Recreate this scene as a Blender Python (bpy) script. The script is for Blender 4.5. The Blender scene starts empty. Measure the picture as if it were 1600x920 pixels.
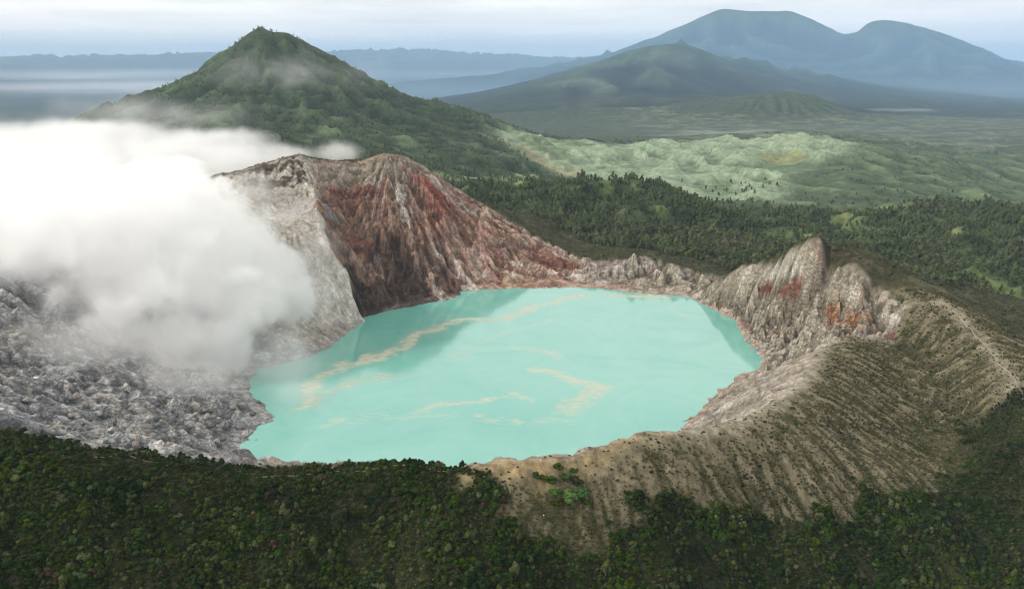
import bpy, bmesh, math, random
import numpy as np
from mathutils import Vector

R = math.radians
scene = bpy.context.scene

# ------------------------------------------------------------------ camera, sky, sun, exposure
CAM_H = 400.0                       # metres above the lake surface (lake = z 0)
FOC = 1232.0                        # focal length in photo pixels (1600 wide)
PITCH = math.atan(370.0 / FOC)
cam_d = bpy.data.cameras.new('camera'); cam = bpy.data.objects.new('camera', cam_d)
scene.collection.objects.link(cam)
cam_d.sensor_width = 36.0; cam_d.lens = 36.0 * FOC / 1600.0
cam_d.clip_start = 1.0; cam_d.clip_end = 150000.0
cam.location = (0, 0, CAM_H); cam.rotation_euler = (math.pi / 2 - PITCH, 0, 0)
scene.camera = cam

SUN_EL, SUN_AZ = 36.0, -105.0       # azimuth clockwise from +Y: the sun stands left and a little behind the camera
world = bpy.data.worlds.new('World'); scene.world = world; world.use_nodes = True
wn, wl = world.node_tree.nodes, world.node_tree.links
wn.clear()
def wnode(t, **k):
    n = wn.new(t)
    for a, b in k.items(): setattr(n, a, b)
    return n
w_out = wnode('ShaderNodeOutputWorld'); w_bg = wnode('ShaderNodeBackground'); w_bg.inputs[1].default_value = 0.1
sky = wnode('ShaderNodeTexSky', sky_type='NISHITA'); sky.sun_disc = False
sky.sun_elevation = R(SUN_EL); sky.sun_rotation = R(SUN_AZ); sky.altitude = 2500; sky.air_density = 1.0; sky.dust_density = 1.5
w_tc = wnode('ShaderNodeTexCoord')
w_map = wnode('ShaderNodeMapping'); w_map.inputs['Scale'].default_value = (1.0, 1.0, 7.0)
wl.new(w_tc.outputs['Generated'], w_map.inputs[0])
w_n1 = wnode('ShaderNodeTexNoise'); w_n1.inputs['Scale'].default_value = 3.2; w_n1.inputs['Detail'].default_value = 7; w_n1.inputs['Roughness'].default_value = 0.55
wl.new(w_map.outputs[0], w_n1.inputs['Vector'])
w_map2 = wnode('ShaderNodeMapping'); w_map2.inputs['Scale'].default_value = (1.0, 1.0, 22.0); w_map2.inputs['Location'].default_value = (3.1, 1.7, .4)
wl.new(w_tc.outputs['Generated'], w_map2.inputs[0])
w_n2 = wnode('ShaderNodeTexNoise'); w_n2.inputs['Scale'].default_value = 2.2; w_n2.inputs['Detail'].default_value = 6; w_n2.inputs['Roughness'].default_value = 0.5
wl.new(w_map2.outputs[0], w_n2.inputs['Vector'])
w_add = wnode('ShaderNodeMath', operation='ADD'); wl.new(w_n1.outputs[0], w_add.inputs[0]); wl.new(w_n2.outputs[0], w_add.inputs[1])
w_r = wnode('ShaderNodeMapRange'); w_r.inputs[1].default_value = 0.80; w_r.inputs[2].default_value = 1.16
w_r.inputs[3].default_value = 0.95; w_r.inputs[4].default_value = 1.0
wl.new(w_add.outputs[0], w_r.inputs[0])
w_cr = wnode('ShaderNodeValToRGB')                                 # thin stratus: grey-blue gaps to bright white tops
w_cr.color_ramp.elements[0].position = 0.95; w_cr.color_ramp.elements[0].color = (8.7, 8.45, 8.2, 1)
w_cr.color_ramp.elements[1].position = 1.0; w_cr.color_ramp.elements[1].color = (11.3, 10.8, 10.1, 1)
wl.new(w_r.outputs[0], w_cr.inputs[0])
w_mix = wnode('ShaderNodeMix', data_type='RGBA')
wl.new(w_r.outputs[0], w_mix.inputs[0]); wl.new(sky.outputs[0], w_mix.inputs[6]); wl.new(w_cr.outputs[0], w_mix.inputs[7])
wl.new(w_mix.outputs[2], w_bg.inputs[0]); wl.new(w_bg.outputs[0], w_out.inputs[0])

sun_d = bpy.data.lights.new('sun', 'SUN'); sun_o = bpy.data.objects.new('sun', sun_d); scene.collection.objects.link(sun_o)
sun_d.energy = 2.4; sun_d.angle = R(6); sun_d.color = (1.0, 0.95, 0.87)
sdir = Vector((math.sin(R(SUN_AZ)) * math.cos(R(SUN_EL)), math.cos(R(SUN_AZ)) * math.cos(R(SUN_EL)), math.sin(R(SUN_EL))))
sun_o.rotation_euler = (-sdir).to_track_quat('-Z', 'Y').to_euler(); sun_o.location = (0, 0, 900)

scene.view_settings.view_transform = 'Standard'; scene.view_settings.look = 'None'
scene.view_settings.gamma = 1.0; scene.view_settings.exposure = 0.26; scene.view_settings.use_curve_mapping = False
cy = scene.cycles if hasattr(scene, 'cycles') else None
scene.render.engine = 'CYCLES'
cy = scene.cycles
cy.use_denoising = True; cy.filter_width = 1.1; cy.max_bounces = 22; cy.diffuse_bounces = 3; cy.glossy_bounces = 3; cy.transparent_max_bounces = 8
cy.volume_bounces = 20; cy.sample_clamp_indirect = 2.0; cy.volume_max_steps = 256; cy.volume_step_rate = 1.0

# ------------------------------------------------------------------ numeric helpers
rng = np.random.default_rng(11); random.seed(11)
_hash = np.random.default_rng(5).permutation(65536).astype(np.int32)
_ga = np.random.default_rng(6).uniform(0, 2 * np.pi, 65536)
_gx, _gy = np.cos(_ga).astype(np.float32), np.sin(_ga).astype(np.float32)
def pn(x, y, seed=0):
    """2-D gradient noise, about -0.7..0.7"""
    x = np.asarray(x, float) + seed * 17.31; y = np.asarray(y, float) + seed * 9.77
    fx = np.floor(x); fy = np.floor(y); xi = fx.astype(np.int32); yi = fy.astype(np.int32)
    fx = (x - fx).astype(np.float32); fy = (y - fy).astype(np.float32)
    u = fx * fx * fx * (fx * (fx * 6 - 15) + 10); v = fy * fy * fy * (fy * (fy * 6 - 15) + 10)
    x0 = xi & 255; x1 = (xi + 1) & 255; y0 = (yi & 255) << 8; y1 = ((yi + 1) & 255) << 8
    ha, hb_, hc, hd = x0 | y0, x1 | y0, x0 | y1, x1 | y1
    a = _gx[ha] * fx + _gy[ha] * fy; b = _gx[hb_] * (fx - 1) + _gy[hb_] * fy
    c = _gx[hc] * fx + _gy[hc] * (fy - 1); d = _gx[hd] * (fx - 1) + _gy[hd] * (fy - 1)
    ab = a + u * (b - a); return (ab + v * (c + u * (d - c) - ab)).astype(float)
def fbm(x, y, o=5, seed=0, gain=0.5):
    s = 0; a = 1.0; f = 1.0
    for i in range(o):
        s = s + a * pn(x * f, y * f, seed + i * 3); a *= gain; f *= 2.03
    return s
def ridged(x, y, o=5, seed=0, gain=0.5):
    s = 0; a = 1.0; f = 1.0; w = 1.0
    for i in range(o):
        n = 1 - np.abs(pn(x * f, y * f, seed + i * 3)) * 2.0
        n = n * n * w; s = s + a * n; w = np.clip(n * 1.5, 0, 1); a *= gain; f *= 2.03
    return s
def blocks(x, y, seed=0, tilt=1.0, crack=.35):
    """angular rock blocks: every cell has its own height and tilt, with a joint between cells"""
    q = np.random.default_rng(seed + 900); T_ = q.random((5, 128, 128))
    xi = np.floor(x).astype(int); yi = np.floor(y).astype(int)
    f1 = np.full(np.shape(x), 9.0); f2 = np.full(np.shape(x), 9.0); hb_ = np.zeros(np.shape(x))
    for dx in (-1, 0, 1):
        for dy in (-1, 0, 1):
            a = (xi + dx) & 127; b = (yi + dy) & 127
            ox = x - (xi + dx + T_[0, a, b]); oy = y - (yi + dy + T_[1, a, b]); d = np.hypot(ox, oy)
            hh = (T_[2, a, b] - .5) + (ox * (T_[3, a, b] - .5) + oy * (T_[4, a, b] - .5)) * 2 * tilt
            c = d < f1; f2 = np.where(c, f1, np.minimum(f2, d)); hb_ = np.where(c, hh, hb_); f1 = np.where(c, d, f1)
    return hb_ - crack * np.exp(-(f2 - f1) / .08)
def sstep(x, a, b):
    t = np.clip((x - a) / (b - a), 0, 1); return t * t * (3 - 2 * t)
def lerp(a, b, t): return a + (b - a) * t

cp, sp = math.cos(PITCH), math.sin(PITCH)
def pz(u, v, z):
    """photo pixel on the horizontal plane z -> world point"""
    dep = PITCH + math.atan((v - 460.0) / FOC)
    Y = (CAM_H - z) / math.tan(dep)
    return ((u - 800.0) / FOC * (Y * cp + (CAM_H - z) * sp), Y, z)
def py(u, v, Y):
    """photo pixel at ground distance Y -> world point"""
    dep = PITCH + math.atan((v - 460.0) / FOC)
    z = CAM_H - Y * math.tan(dep)
    return ((u - 800.0) / FOC * (Y * cp + (CAM_H - z) * sp), Y, z)
def project(x, y, z):
    d = y * cp + (CAM_H - z) * sp
    return 800 + FOC * x / d, 460 - FOC * (y * sp - (CAM_H - z) * cp) / d, d

CTRL = []
def line(pts, step):
    """ridge or shore line through world points, sampled every `step` metres"""
    out = []
    for a, b in zip(pts[:-1], pts[1:]):
        a = np.array(a); b = np.array(b); n = max(1, int(np.linalg.norm(b[:2] - a[:2]) / step))
        for i in range(n): out.append(a + (b - a) * i / n)
    out.append(np.array(pts[-1])); CTRL.extend(out)
    return out
def pts(lst): CTRL.extend([np.array(p, float) for p in lst])

# ------------------------------------------------------------------ control lines of the land (from the photograph)
# lake shore, z = 0
shore = [pz(u, v, 0) for u, v in [(352, 728), (372, 695), (400, 668), (432, 655), (405, 625), (385, 600), (400, 578), (450, 566), (490, 555),
         (525, 535), (556, 512), (560, 497), (600, 487), (650, 477), (708, 468), (718, 455), (760, 452), (830, 450), (900, 449), (960, 452),
         (1000, 458), (1075, 463), (1110, 480), (1150, 500), (1160, 525), (1193, 560), (1186, 574), (1150, 592), (1112, 622), (1078, 655)]]
shore += [(150, 720, 0), (90, 690, 0), (0, 672, 0), (-90, 672, 0), (-180, 690, 0)]
shore.append(shore[0])
line(shore, 22)
lake_mid = [(30, 1000, -22), (-120, 950, -18), (170, 960, -18), (60, 1180, -18), (200, 1150, -14), (-60, 1150, -14), (20, 820, -18), (-120, 800, -14), (130, 820, -14)]
pts(lake_mid)
# near rim crest
near_rim = [pz(*p) for p in [(-140, 660, 160), (0, 677, 150), (60, 684, 147), (110, 695, 142), (150, 704, 139), (200, 711, 135), (250, 720, 130), (300, 728, 125), (350, 737, 120),
            (400, 741, 116), (450, 736, 114), (500, 729, 112), (560, 727, 111), (600, 719, 112), (645, 717, 112), (690, 731, 108), (740, 724, 108), (790, 713, 110),
            (840, 714, 108), (880, 713, 107), (930, 698, 107), (960, 686, 106), (1000, 671, 105), (1070, 669, 100), (1100, 663, 98), (1150, 652, 93), (1200, 629, 84),
            (1238, 602, 77), (1256, 572, 74), (1275, 545, 74)]]
line(near_rim, 16)
# inner foot of the near rim wall so that the wall is steep and hidden
pts([(-150, 650, 22), (-60, 625, 20), (40, 630, 20), (120, 665, 22)])
# scrub shoulder behind the knob, gully and trail ridge
line([pz(1275, 545, 74), pz(1330, 521, 74), pz(1382, 531, 66), pz(1420, 560, 57), pz(1432, 570, 55), pz(1500, 642, 38), pz(1530, 690, 24)], 22)
trail_ridge = [py(1410, 475, 952), py(1440, 475, 945), py(1470, 470, 940), py(1500, 492, 905), py(1540, 536, 850), py(1562, 562, 805), py(1582, 592, 760), py(1599, 628, 700), py(1640, 680, 650)]
line(trail_ridge, 20)
peak = [py(1080, 461, 1325), py(1106, 448, 1295), py(1115, 438, 1288), py(1138, 426, 1262), py(1159, 412, 1240), py(1176, 412, 1222), py(1194, 415, 1200), py(1215, 398, 1172), py(1229, 389, 1150), py(1257, 380, 1118),
        py(1281, 377, 1095), py(1290, 394, 1088), py(1296, 416, 1080), py(1320, 415, 1055), py(1341, 422, 1037), py(1358, 433, 1018), py(1366, 446, 1008), py(1390, 461, 985), py(1404, 466, 970), py(1410, 475, 952)]
pts([py(1130, 462, 1360), py(1160, 452, 1325), py(1200, 445, 1290), py(1240, 430, 1245), py(1272, 425, 1205)])     # the ground drops behind the crest
line(peak, 16)
pts([py(1200, 470, 1165), py(1240, 500, 1080), py(1300, 490, 1015), py(1350, 480, 985), py(1230, 545, 985), py(1330, 510, 930), py(1380, 515, 915), py(1210, 570, 950)])
# dark outer shoulder behind the trail
line([py(1290, 384, 1110), py(1350, 402, 1190), py(1430, 440, 1150), py(1520, 480, 1090), py(1600, 526, 1000), py(1700, 590, 900)], 30)
# scrub slope and foreground slope, down to the frame's lower edge and beyond
pts([pz(1500, 720, 20), pz(1340, 800, 38), pz(1600, 705, 22), pz(1600, 920, -12), pz(1400, 920, 2), pz(1200, 920, 16), pz(1000, 920, 42), pz(800, 920, 65), pz(600, 920, 74),
     pz(400, 920, 80), pz(200, 920, 88), pz(0, 920, 97), pz(950, 850, 62), pz(1160, 760, 66), pz(1400, 680, 45), pz(880, 800, 80), pz(600, 820, 90), pz(300, 820, 102),
     (0, 240, -40), (-300, 220, 20), (300, 250, -60), (600, 320, -70), (-600, 250, 30), (0, 60, -110), (-700, 50, -60), (700, 60, -130), (900, 500, -60), (800, 760, -10), (1000, 900, -40)])
# far low wall of the crater, its crest, and the wall behind the lake
far_low = [py(900, 401, 1505), py(930, 409, 1460), py(960, 406, 1450), py(1010, 401, 1440), py(1042, 411, 1430), py(1090, 424, 1400), py(1125, 432, 1370)]
line(far_low, 20)
red_rim = [py(330, 280, 1395), py(382, 266, 1420), py(430, 251, 1440), py(470, 240, 1450), py(500, 250, 1470), py(540, 254, 1490), py(570, 250, 1500), py(600, 240, 1505), py(632, 244, 1515),
           py(660, 258, 1535), py(700, 285, 1560), py(750, 316, 1580), py(800, 346, 1580), py(850, 376, 1560), py(900, 401, 1505)]
line(red_rim, 18)
# grey cliff: top edge, and the terrace above it
cliff_top = [py(492, 322, 1330), py(498, 372, 1235), py(470, 400, 1190), py(430, 430, 1145), py(380, 450, 1110), py(300, 470, 1060), py(150, 470, 960), py(0, 478, 870)]
line(cliff_top, 18)
line([py(545, 425, 1205), py(556, 470, 1180)], 14)                 # buttress edge of the grey cliff
pts([py(515, 430, 1180), py(530, 500, 1150), py(420, 300, 1370), py(450, 340, 1310)])
pts([py(600, 330, 1410), py(650, 380, 1380), py(720, 360, 1450), py(780, 400, 1440), py(560, 400, 1320), py(600, 430, 1310), py(840, 425, 1440), py(560, 330, 1400)])
# left grey basin
pts([pz(0, 570, 88), pz(100, 620, 66), pz(200, 600, 48), pz(200, 660, 58), pz(300, 650, 30), pz(290, 705, 34), pz(250, 690, 46), pz(100, 540, 78), pz(200, 540, 50), pz(300, 590, 26),
     pz(60, 655, 96), pz(350, 630, 20), pz(150, 690, 85), pz(370, 660, 12), pz(330, 715, 16)])
left_rim = [py(330, 280, 1395), (-640, 1290, 195), (-760, 1080, 190), (-800, 860, 185), (-720, 640, 175), pz(-140, 660, 160)]
line(left_rim, 30)
# flanks behind the crater, forested hills
pts([(-900, 1500, 60), (-500, 1750, 40), (-200, 1800, 50), (-1100, 1100, 60), (-1100, 700, 40), (60, 1850, 10), (-1500, 1300, -60)])
line([py(780, 312, 1900), py(820, 296, 1960), py(862, 284, 2000), py(900, 279, 2020), py(940, 290, 2030), py(978, 286, 2050), py(1010, 285, 2060), py(1060, 301, 2060), py(1120, 326, 2040), py(1180, 346, 2020), py(1240, 362, 2010)], 50)
pts([py(900, 350, 1720), py(1000, 370, 1650), py(1100, 390, 1600), py(850, 330, 1760), py(1180, 395, 1560), py(1000, 330, 1850), py(1220, 372, 1780)])
line([py(1240, 362, 2010), py(1290, 352, 2050), py(1350, 342, 2080), py(1420, 332, 2080), py(1500, 319, 2080), py(1560, 324, 2100), py(1620, 332, 2100), py(1750, 350, 2100)], 50)
pts([py(1450, 400, 1640), py(1560, 400, 1600), py(1600, 450, 1400), py(1400, 400, 1600), py(1500, 440, 1420), py(1350, 385, 1650), py(1330, 375, 1700)])
# valley between crater and green cone, the cone
pts([py(700, 275, 3000), py(800, 270, 3200), py(780, 226, 3800), py(600, 200, 3800), py(500, 200, 3600), py(400, 200, 3500), py(450, 150, 4000), py(400, 230, 3000), py(200, 260, 2800),
     py(720, 300, 2500), py(650, 250, 2900), py(330, 150, 4050), py(560, 150, 4150), py(250, 200, 3500), (-2600, 2600, -150), (-3500, 3600, -260), (-4200, 5000, -330), (-2600, 6500, -300), (-1200, 6200, -200)])
cone_l = [py(404, 37, 4500), py(382, 47, 4510), py(350, 70, 4500), py(322, 90, 4500), py(300, 110, 4480), py(280, 126, 4460), py(240, 142, 4420), py(180, 160, 4350), py(120, 185, 4250), py(70, 204, 4150), py(-60, 235, 4000)]
cone_r = [py(404, 37, 4500), py(425, 48, 4530), py(452, 50, 4550), py(490, 66, 4560), py(520, 83, 4580), py(550, 103, 4600), py(590, 126, 4630), py(640, 147, 4680), py(690, 163, 4720), py(722, 168, 4760),
          py(750, 173, 4800), py(800, 191, 4900), py(850, 205, 5000), py(900, 217, 5100), py(960, 224, 5200)]
line(cone_l, 90); line(cone_r, 90)
pts([(-1500, 5600, -120), (0, 5700, -180), (-800, 5400, 0)])
# grassy hills and valley floor
line([py(770, 205, 4250), py(830, 236, 4050), py(870, 262, 3750), py(930, 284, 3450)], 120)
line([py(870, 216, 4700), py(930, 228, 4500), py(960, 232, 4450), py(1010, 240, 4400), py(1060, 250, 4300)], 120)
line([py(1180, 262, 3900), py(1200, 268, 3700), py(1215, 290, 3450)], 120)
pts([py(1000, 292, 3400), py(1120, 292, 3350), py(1200, 304, 3250), py(1280, 322, 3000), py(1100, 322, 2900), py(900, 262, 3950), py(1100, 262, 4100), py(980, 310, 3000)])
line([py(1260, 222, 4700), py(1330, 222, 4450), py(1400, 241, 4200), py(1455, 265, 3850), py(1525, 297, 3500), py(1600, 325, 3250), py(1700, 350, 3050)], 120)
pts([py(1420, 300, 3250), py(1350, 280, 3550), py(1500, 330, 2800), py(1600, 300, 4000), py(1250, 205, 5600)])
pts([py(1400, 190, 7600), pz(1300, 200, -185), pz(1500, 230, -195), pz(1100, 210, -185), pz(1000, 210, -185), pz(1600, 260, -200), pz(1550, 200, -180), pz(1750, 260, -200), pz(880, 200, -190)])
# dark round hill, blue hill, twin mountain
line([py(1090, 170, 8300), py(1170, 149, 8450), py(1230, 142, 8500), py(1280, 150, 8500), py(1335, 178, 8400)], 250)
pts([py(1230, 185, 7700), (3000, 9800, -150)])
blue_a = line([py(700, 168, 10000), py(800, 140, 10300), py(870, 116, 10600), py(935, 95, 10900), py(985, 76, 11000), py(1030, 71, 11000), py(1065, 70, 11000), py(1100, 78, 11000), py(1145, 100, 11000), py(1200, 120, 10900), py(1255, 138, 10700)], 300)
line([py(1065, 70, 11000), py(1040, 120, 9900), py(1010, 165, 8800)], 300)
pts([py(900, 180, 8300), py(780, 185, 8200), py(1120, 150, 9300), (0, 7000, -230), (-1500, 8000, -330)])
twin_a = line([py(620, 133, 18000), py(700, 125, 18000), py(770, 117, 18500), py(840, 108, 19000), py(880, 98, 19300), py(900, 95, 19500), py(950, 85, 19800), py(1000, 71, 20000), py(1050, 46, 20000), py(1090, 30, 20000), py(1130, 13, 20000), py(1180, 17, 20300),
      py(1232, 16, 20200), py(1270, 29, 20000), py(1325, 50, 19300)], 450)
twin_b = line([py(1325, 50, 19300), py(1345, 39, 18800), py(1378, 31, 18500), py(1420, 34, 18500), py(1465, 48, 18500), py(1500, 60, 18400), py(1560, 86, 18200), py(1600, 104, 18000), py(1700, 135, 17500)], 450)
pts([pz(1300, 118, 0), py(1400, 122, 15800), py(1550, 135, 15000), py(1200, 112, 16500), py(1700, 150, 15000), py(1300, 100, 17500), py(1400, 85, 17000), py(1150, 80, 18200), (6000, 26000, 0), (13000, 26000, 0),
     py(1450, 160, 10500), py(1600, 170, 10500), (16000, 14000, -50), (16000, 8000, -200), (9000, 5000, -230), (6000, 3500, -220)])
pts([py(1325, 62, 19900), py(1345, 58, 19700), py(1305, 52, 20500), py(1335, 72, 20900), py(1325, 85, 22500), py(1130, 55, 22500), py(1230, 60, 22500), py(1400, 60, 20500), py(1500, 85, 20500), py(1325, 95, 24000), py(1060, 70, 12500), py(950, 120, 12500)])
# plain to the left and the last ridges
pts([(-6000, 8000, -390), (-6000, 14000, -400), (-3000, 12000, -390), (-12000, 20000, -400), (-8000, 30000, -400), (0, 15000, -330), (0, 24000, -380), (-18000, 34000, -400), (6000, 34000, -380), (16000, 38000, -300), (24000, 30000, -200),
     (-14000, 10000, -400), (22000, 18000, -150)])
line([py(-260, 92, 42000), py(0, 90, 42000), py(60, 86, 42000), py(130, 87, 42000), py(200, 90, 42000), py(262, 85, 42000), py(330, 82, 42000), py(430, 84, 42000)], 1200)
line([py(470, 84, 44000), py(545, 80, 44000), py(600, 77, 44000), py(645, 76, 44000), py(700, 81, 44000), py(760, 84, 44000), py(830, 88, 44000), py(900, 91, 44000), py(1100, 95, 44000)], 1200)
pts([(-30000, 50000, 0), (0, 52000, 0), (30000, 50000, -100)])

C = np.array(CTRL)
key = np.round(C[:, :2] / 2.0).astype(int); _, ui = np.unique(key, axis=0, return_index=True); C = C[np.sort(ui)]
n = len(C)
SC = 1000.0
Q = C[:, :2] / SC
dm = np.sqrt(((Q[:, None] - Q[None]) ** 2).sum(-1))
A = np.zeros((n + 3, n + 3)); A[:n, :n] = -dm + np.eye(n) * 1e-5
A[:n, n] = 1; A[:n, n + 1:] = Q; A[n, :n] = 1; A[n + 1:, :n] = Q.T
W = np.linalg.solve(A, np.concatenate([C[:, 2], np.zeros(3)]))
def base_h(x, y):
    sh = np.shape(x); x = np.ravel(x) / SC; y = np.ravel(y) / SC; out = np.empty(len(x))
    for i in range(0, len(x), 20000):
        a, b = x[i:i + 20000], y[i:i + 20000]
        d = (a[:, None] - Q[None, :, 0]) ** 2; d += (b[:, None] - Q[None, :, 1]) ** 2; np.sqrt(d, out=d)
        out[i:i + 20000] = -(d @ W[:n]) + W[n] + a * W[n + 1] + b * W[n + 2]
    return out.reshape(sh)

def bilinear(G, x0, y0, st, x, y):
    fx = np.clip((x - x0) / st, 0, G.shape[1] - 1.001); fy = np.clip((y - y0) / st, 0, G.shape[0] - 1.001)
    i = fx.astype(int); j = fy.astype(int); a = fx - i; b = fy - j
    return (G[j, i] * (1 - a) + G[j, i + 1] * a) * (1 - b) + (G[j + 1, i] * (1 - a) + G[j + 1, i + 1] * a) * b
class Grid:
    def __init__(s, x0, x1, y0, y1, st, coarse):
        s.x0, s.y0, s.st = x0, y0, st
        s.xs = np.arange(x0, x1 + st / 2, st); s.ys = np.arange(y0, y1 + st / 2, st)
        s.X, s.Y = np.meshgrid(s.xs, s.ys)
        cs = st * coarse
        cx = np.arange(x0, x1 + cs * 2, cs); cyy = np.arange(y0, y1 + cs * 2, cs)
        CX, CY = np.meshgrid(cx, cyy)
        s.B = bilinear(base_h(CX, CY), x0, y0, cs, s.X, s.Y)
    def at(s, x, y): return bilinear(s.Z, s.x0, s.y0, s.st, np.asarray(x, float), np.asarray(y, float))
    def cast(s, u, v, G=None, t1=2600.0):
        """photo pixel -> where its ray meets this ground"""
        G = s.B if G is None else G
        d = np.array([(u - 800.0) / FOC, cp - (v - 460.0) / FOC * sp, -sp - (v - 460.0) / FOC * cp])
        t = np.arange(250.0, t1, 1.5)
        P = np.array([0, 0, CAM_H]) + t[:, None] * d
        ok = (P[:, 0] > s.xs[0]) & (P[:, 0] < s.xs[-1]) & (P[:, 1] > s.ys[0]) & (P[:, 1] < s.ys[-1])
        hit = np.nonzero(ok & (P[:, 2] < bilinear(G, s.x0, s.y0, s.st, P[:, 0], P[:, 1])))[0]
        return P[hit[0]] if len(hit) else P[-1]
def poly_mask(poly, x, y):
    poly = np.asarray(poly)[:, :2]; inside = np.zeros(np.shape(x), bool); k = len(poly)
    for i in range(k):
        x1, y1 = poly[i]; x2, y2 = poly[(i + 1) % k]
        if y1 == y2: continue
        c = ((y1 > y) != (y2 > y)) & (x < (x2 - x1) * (y - y1) / (y2 - y1) + x1)
        inside ^= c
    return inside
def seg_dist(P, X, Y, Z=None):
    """distance of the grid points to a polyline (3-D if Z is given)"""
    best = np.full(np.shape(X), 1e9)
    P = np.asarray(P, float)
    for a, b in zip(P[:-1], P[1:]):
        d = b - a
        if Z is None:
            L = d[0] ** 2 + d[1] ** 2 + 1e-9; t = np.clip(((X - a[0]) * d[0] + (Y - a[1]) * d[1]) / L, 0, 1)
            q = (X - a[0] - t * d[0]) ** 2 + (Y - a[1] - t * d[1]) ** 2
        else:
            L = (d ** 2).sum() + 1e-9; t = np.clip(((X - a[0]) * d[0] + (Y - a[1]) * d[1] + (Z - a[2]) * d[2]) / L, 0, 1)
            q = (X - a[0] - t * d[0]) ** 2 + (Y - a[1] - t * d[1]) ** 2 + (Z - a[2] - t * d[2]) ** 2
        np.minimum(best, q, out=best)
    return np.sqrt(best)
def blur(M, k):
    for _ in range(2):
        for ax in (0, 1):
            c = np.cumsum(np.concatenate([np.repeat(np.take(M, [0], ax), k + 1, ax), M, np.repeat(np.take(M, [-1], ax), k, ax)], ax), ax)
            nn = M.shape[ax]; hi = np.take(c, range(2 * k + 1, 2 * k + 1 + nn), ax); lo = np.take(c, range(0, nn), ax)
            M = (hi - lo) / (2 * k + 1)
    return M

def talus(Z, cell, smax, iters=14, w=None):
    """rock falls: slopes steeper than smax shed onto the cell below"""
    Z = Z.copy()
    for _ in range(iters):
        mv = np.zeros_like(Z)
        for ax in (0, 1):
            d = np.diff(Z, axis=ax); ex_ = np.clip(np.abs(d) - smax * cell, 0, None) * np.sign(d) * .24
            a = [slice(None)] * 2; b = [slice(None)] * 2; a[ax] = slice(0, -1); b[ax] = slice(1, None)
            mv[tuple(a)] += ex_; mv[tuple(b)] -= ex_
        Z += mv if w is None else mv * w
    return Z
def erode(Z, cell, weight, batches=14, n=26000, steps=56, seed=1, cap=5.0, rate=.35, floor=None, inertia=.25):
    """rain drops run down the height field, cut gullies and drop their load: returns the new heights and how often water passed"""
    q = np.random.default_rng(seed); h = (Z / cell).copy(); ny, nx = h.shape; acc = np.zeros(h.size)
    for b in range(batches):
        x = q.uniform(1, nx - 3, n); y = q.uniform(1, ny - 3, n); dx = np.zeros(n); dy = np.zeros(n); sed = np.zeros(n); water = np.ones(n); vel = np.ones(n); delta = np.zeros(h.size)
        hf = h.ravel(); wf = weight.ravel(); ka, wa, ra, rb = [], [], [], []
        for s_ in range(steps):
            i = x.astype(int); j = y.astype(int); fx = x - i; fy = y - j; k = j * nx + i
            a, b_, c, d = hf[k], hf[k + 1], hf[k + nx], hf[k + nx + 1]
            gx = (b_ - a) * (1 - fy) + (d - c) * fy; gy = (c - a) * (1 - fx) + (d - b_) * fx
            h0 = (a * (1 - fx) + b_ * fx) * (1 - fy) + (c * (1 - fx) + d * fx) * fy
            dx = dx * inertia - gx * (1 - inertia); dy = dy * inertia - gy * (1 - inertia); L = np.hypot(dx, dy) + 1e-9; dx /= L; dy /= L
            x2 = np.clip(x + dx, 1, nx - 3); y2 = np.clip(y + dy, 1, ny - 3)
            i2 = x2.astype(int); j2 = y2.astype(int); gx_ = x2 - i2; gy_ = y2 - j2; k2 = j2 * nx + i2
            h1 = (hf[k2] * (1 - gx_) + hf[k2 + 1] * gx_) * (1 - gy_) + (hf[k2 + nx] * (1 - gx_) + hf[k2 + nx + 1] * gx_) * gy_
            dh = h1 - h0
            c_ = np.maximum(-dh, .01) * vel * water * cap
            up = dh > 0
            dep = np.where(up, np.minimum(dh, sed), np.where(sed > c_, (sed - c_) * .25, 0)); er = np.where(~up & (sed <= c_), np.minimum((c_ - sed) * rate, -dh), 0) * wf[k]
            dep = dep * (wf[k] > .02); ch = dep - er; sed = sed - dep + er
            ka.append(np.concatenate([k, k + 1, k + nx, k + nx + 1])); wa.append(np.concatenate([ch * (1 - fx) * (1 - fy), ch * fx * (1 - fy), ch * (1 - fx) * fy, ch * fx * fy])); ra.append(k); rb.append(water)
            vel = np.sqrt(np.maximum(vel * vel - dh * 1.5, .05)); vel = np.minimum(vel, 3.0); water *= .975; x, y = x2, y2
        delta = np.bincount(np.concatenate(ka), np.concatenate(wa), h.size); acc += np.bincount(np.concatenate(ra), np.concatenate(rb), h.size)
        dl = delta.reshape(ny, nx); dl = .4 * dl + .6 * blur(dl, 1); lim = .45
        h = h + np.clip(dl, -lim, lim)
        if floor is not None: h = np.maximum(h, floor / cell)
    return h * cell, acc.reshape(ny, nx) / (n * batches * steps) * h.size

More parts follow.
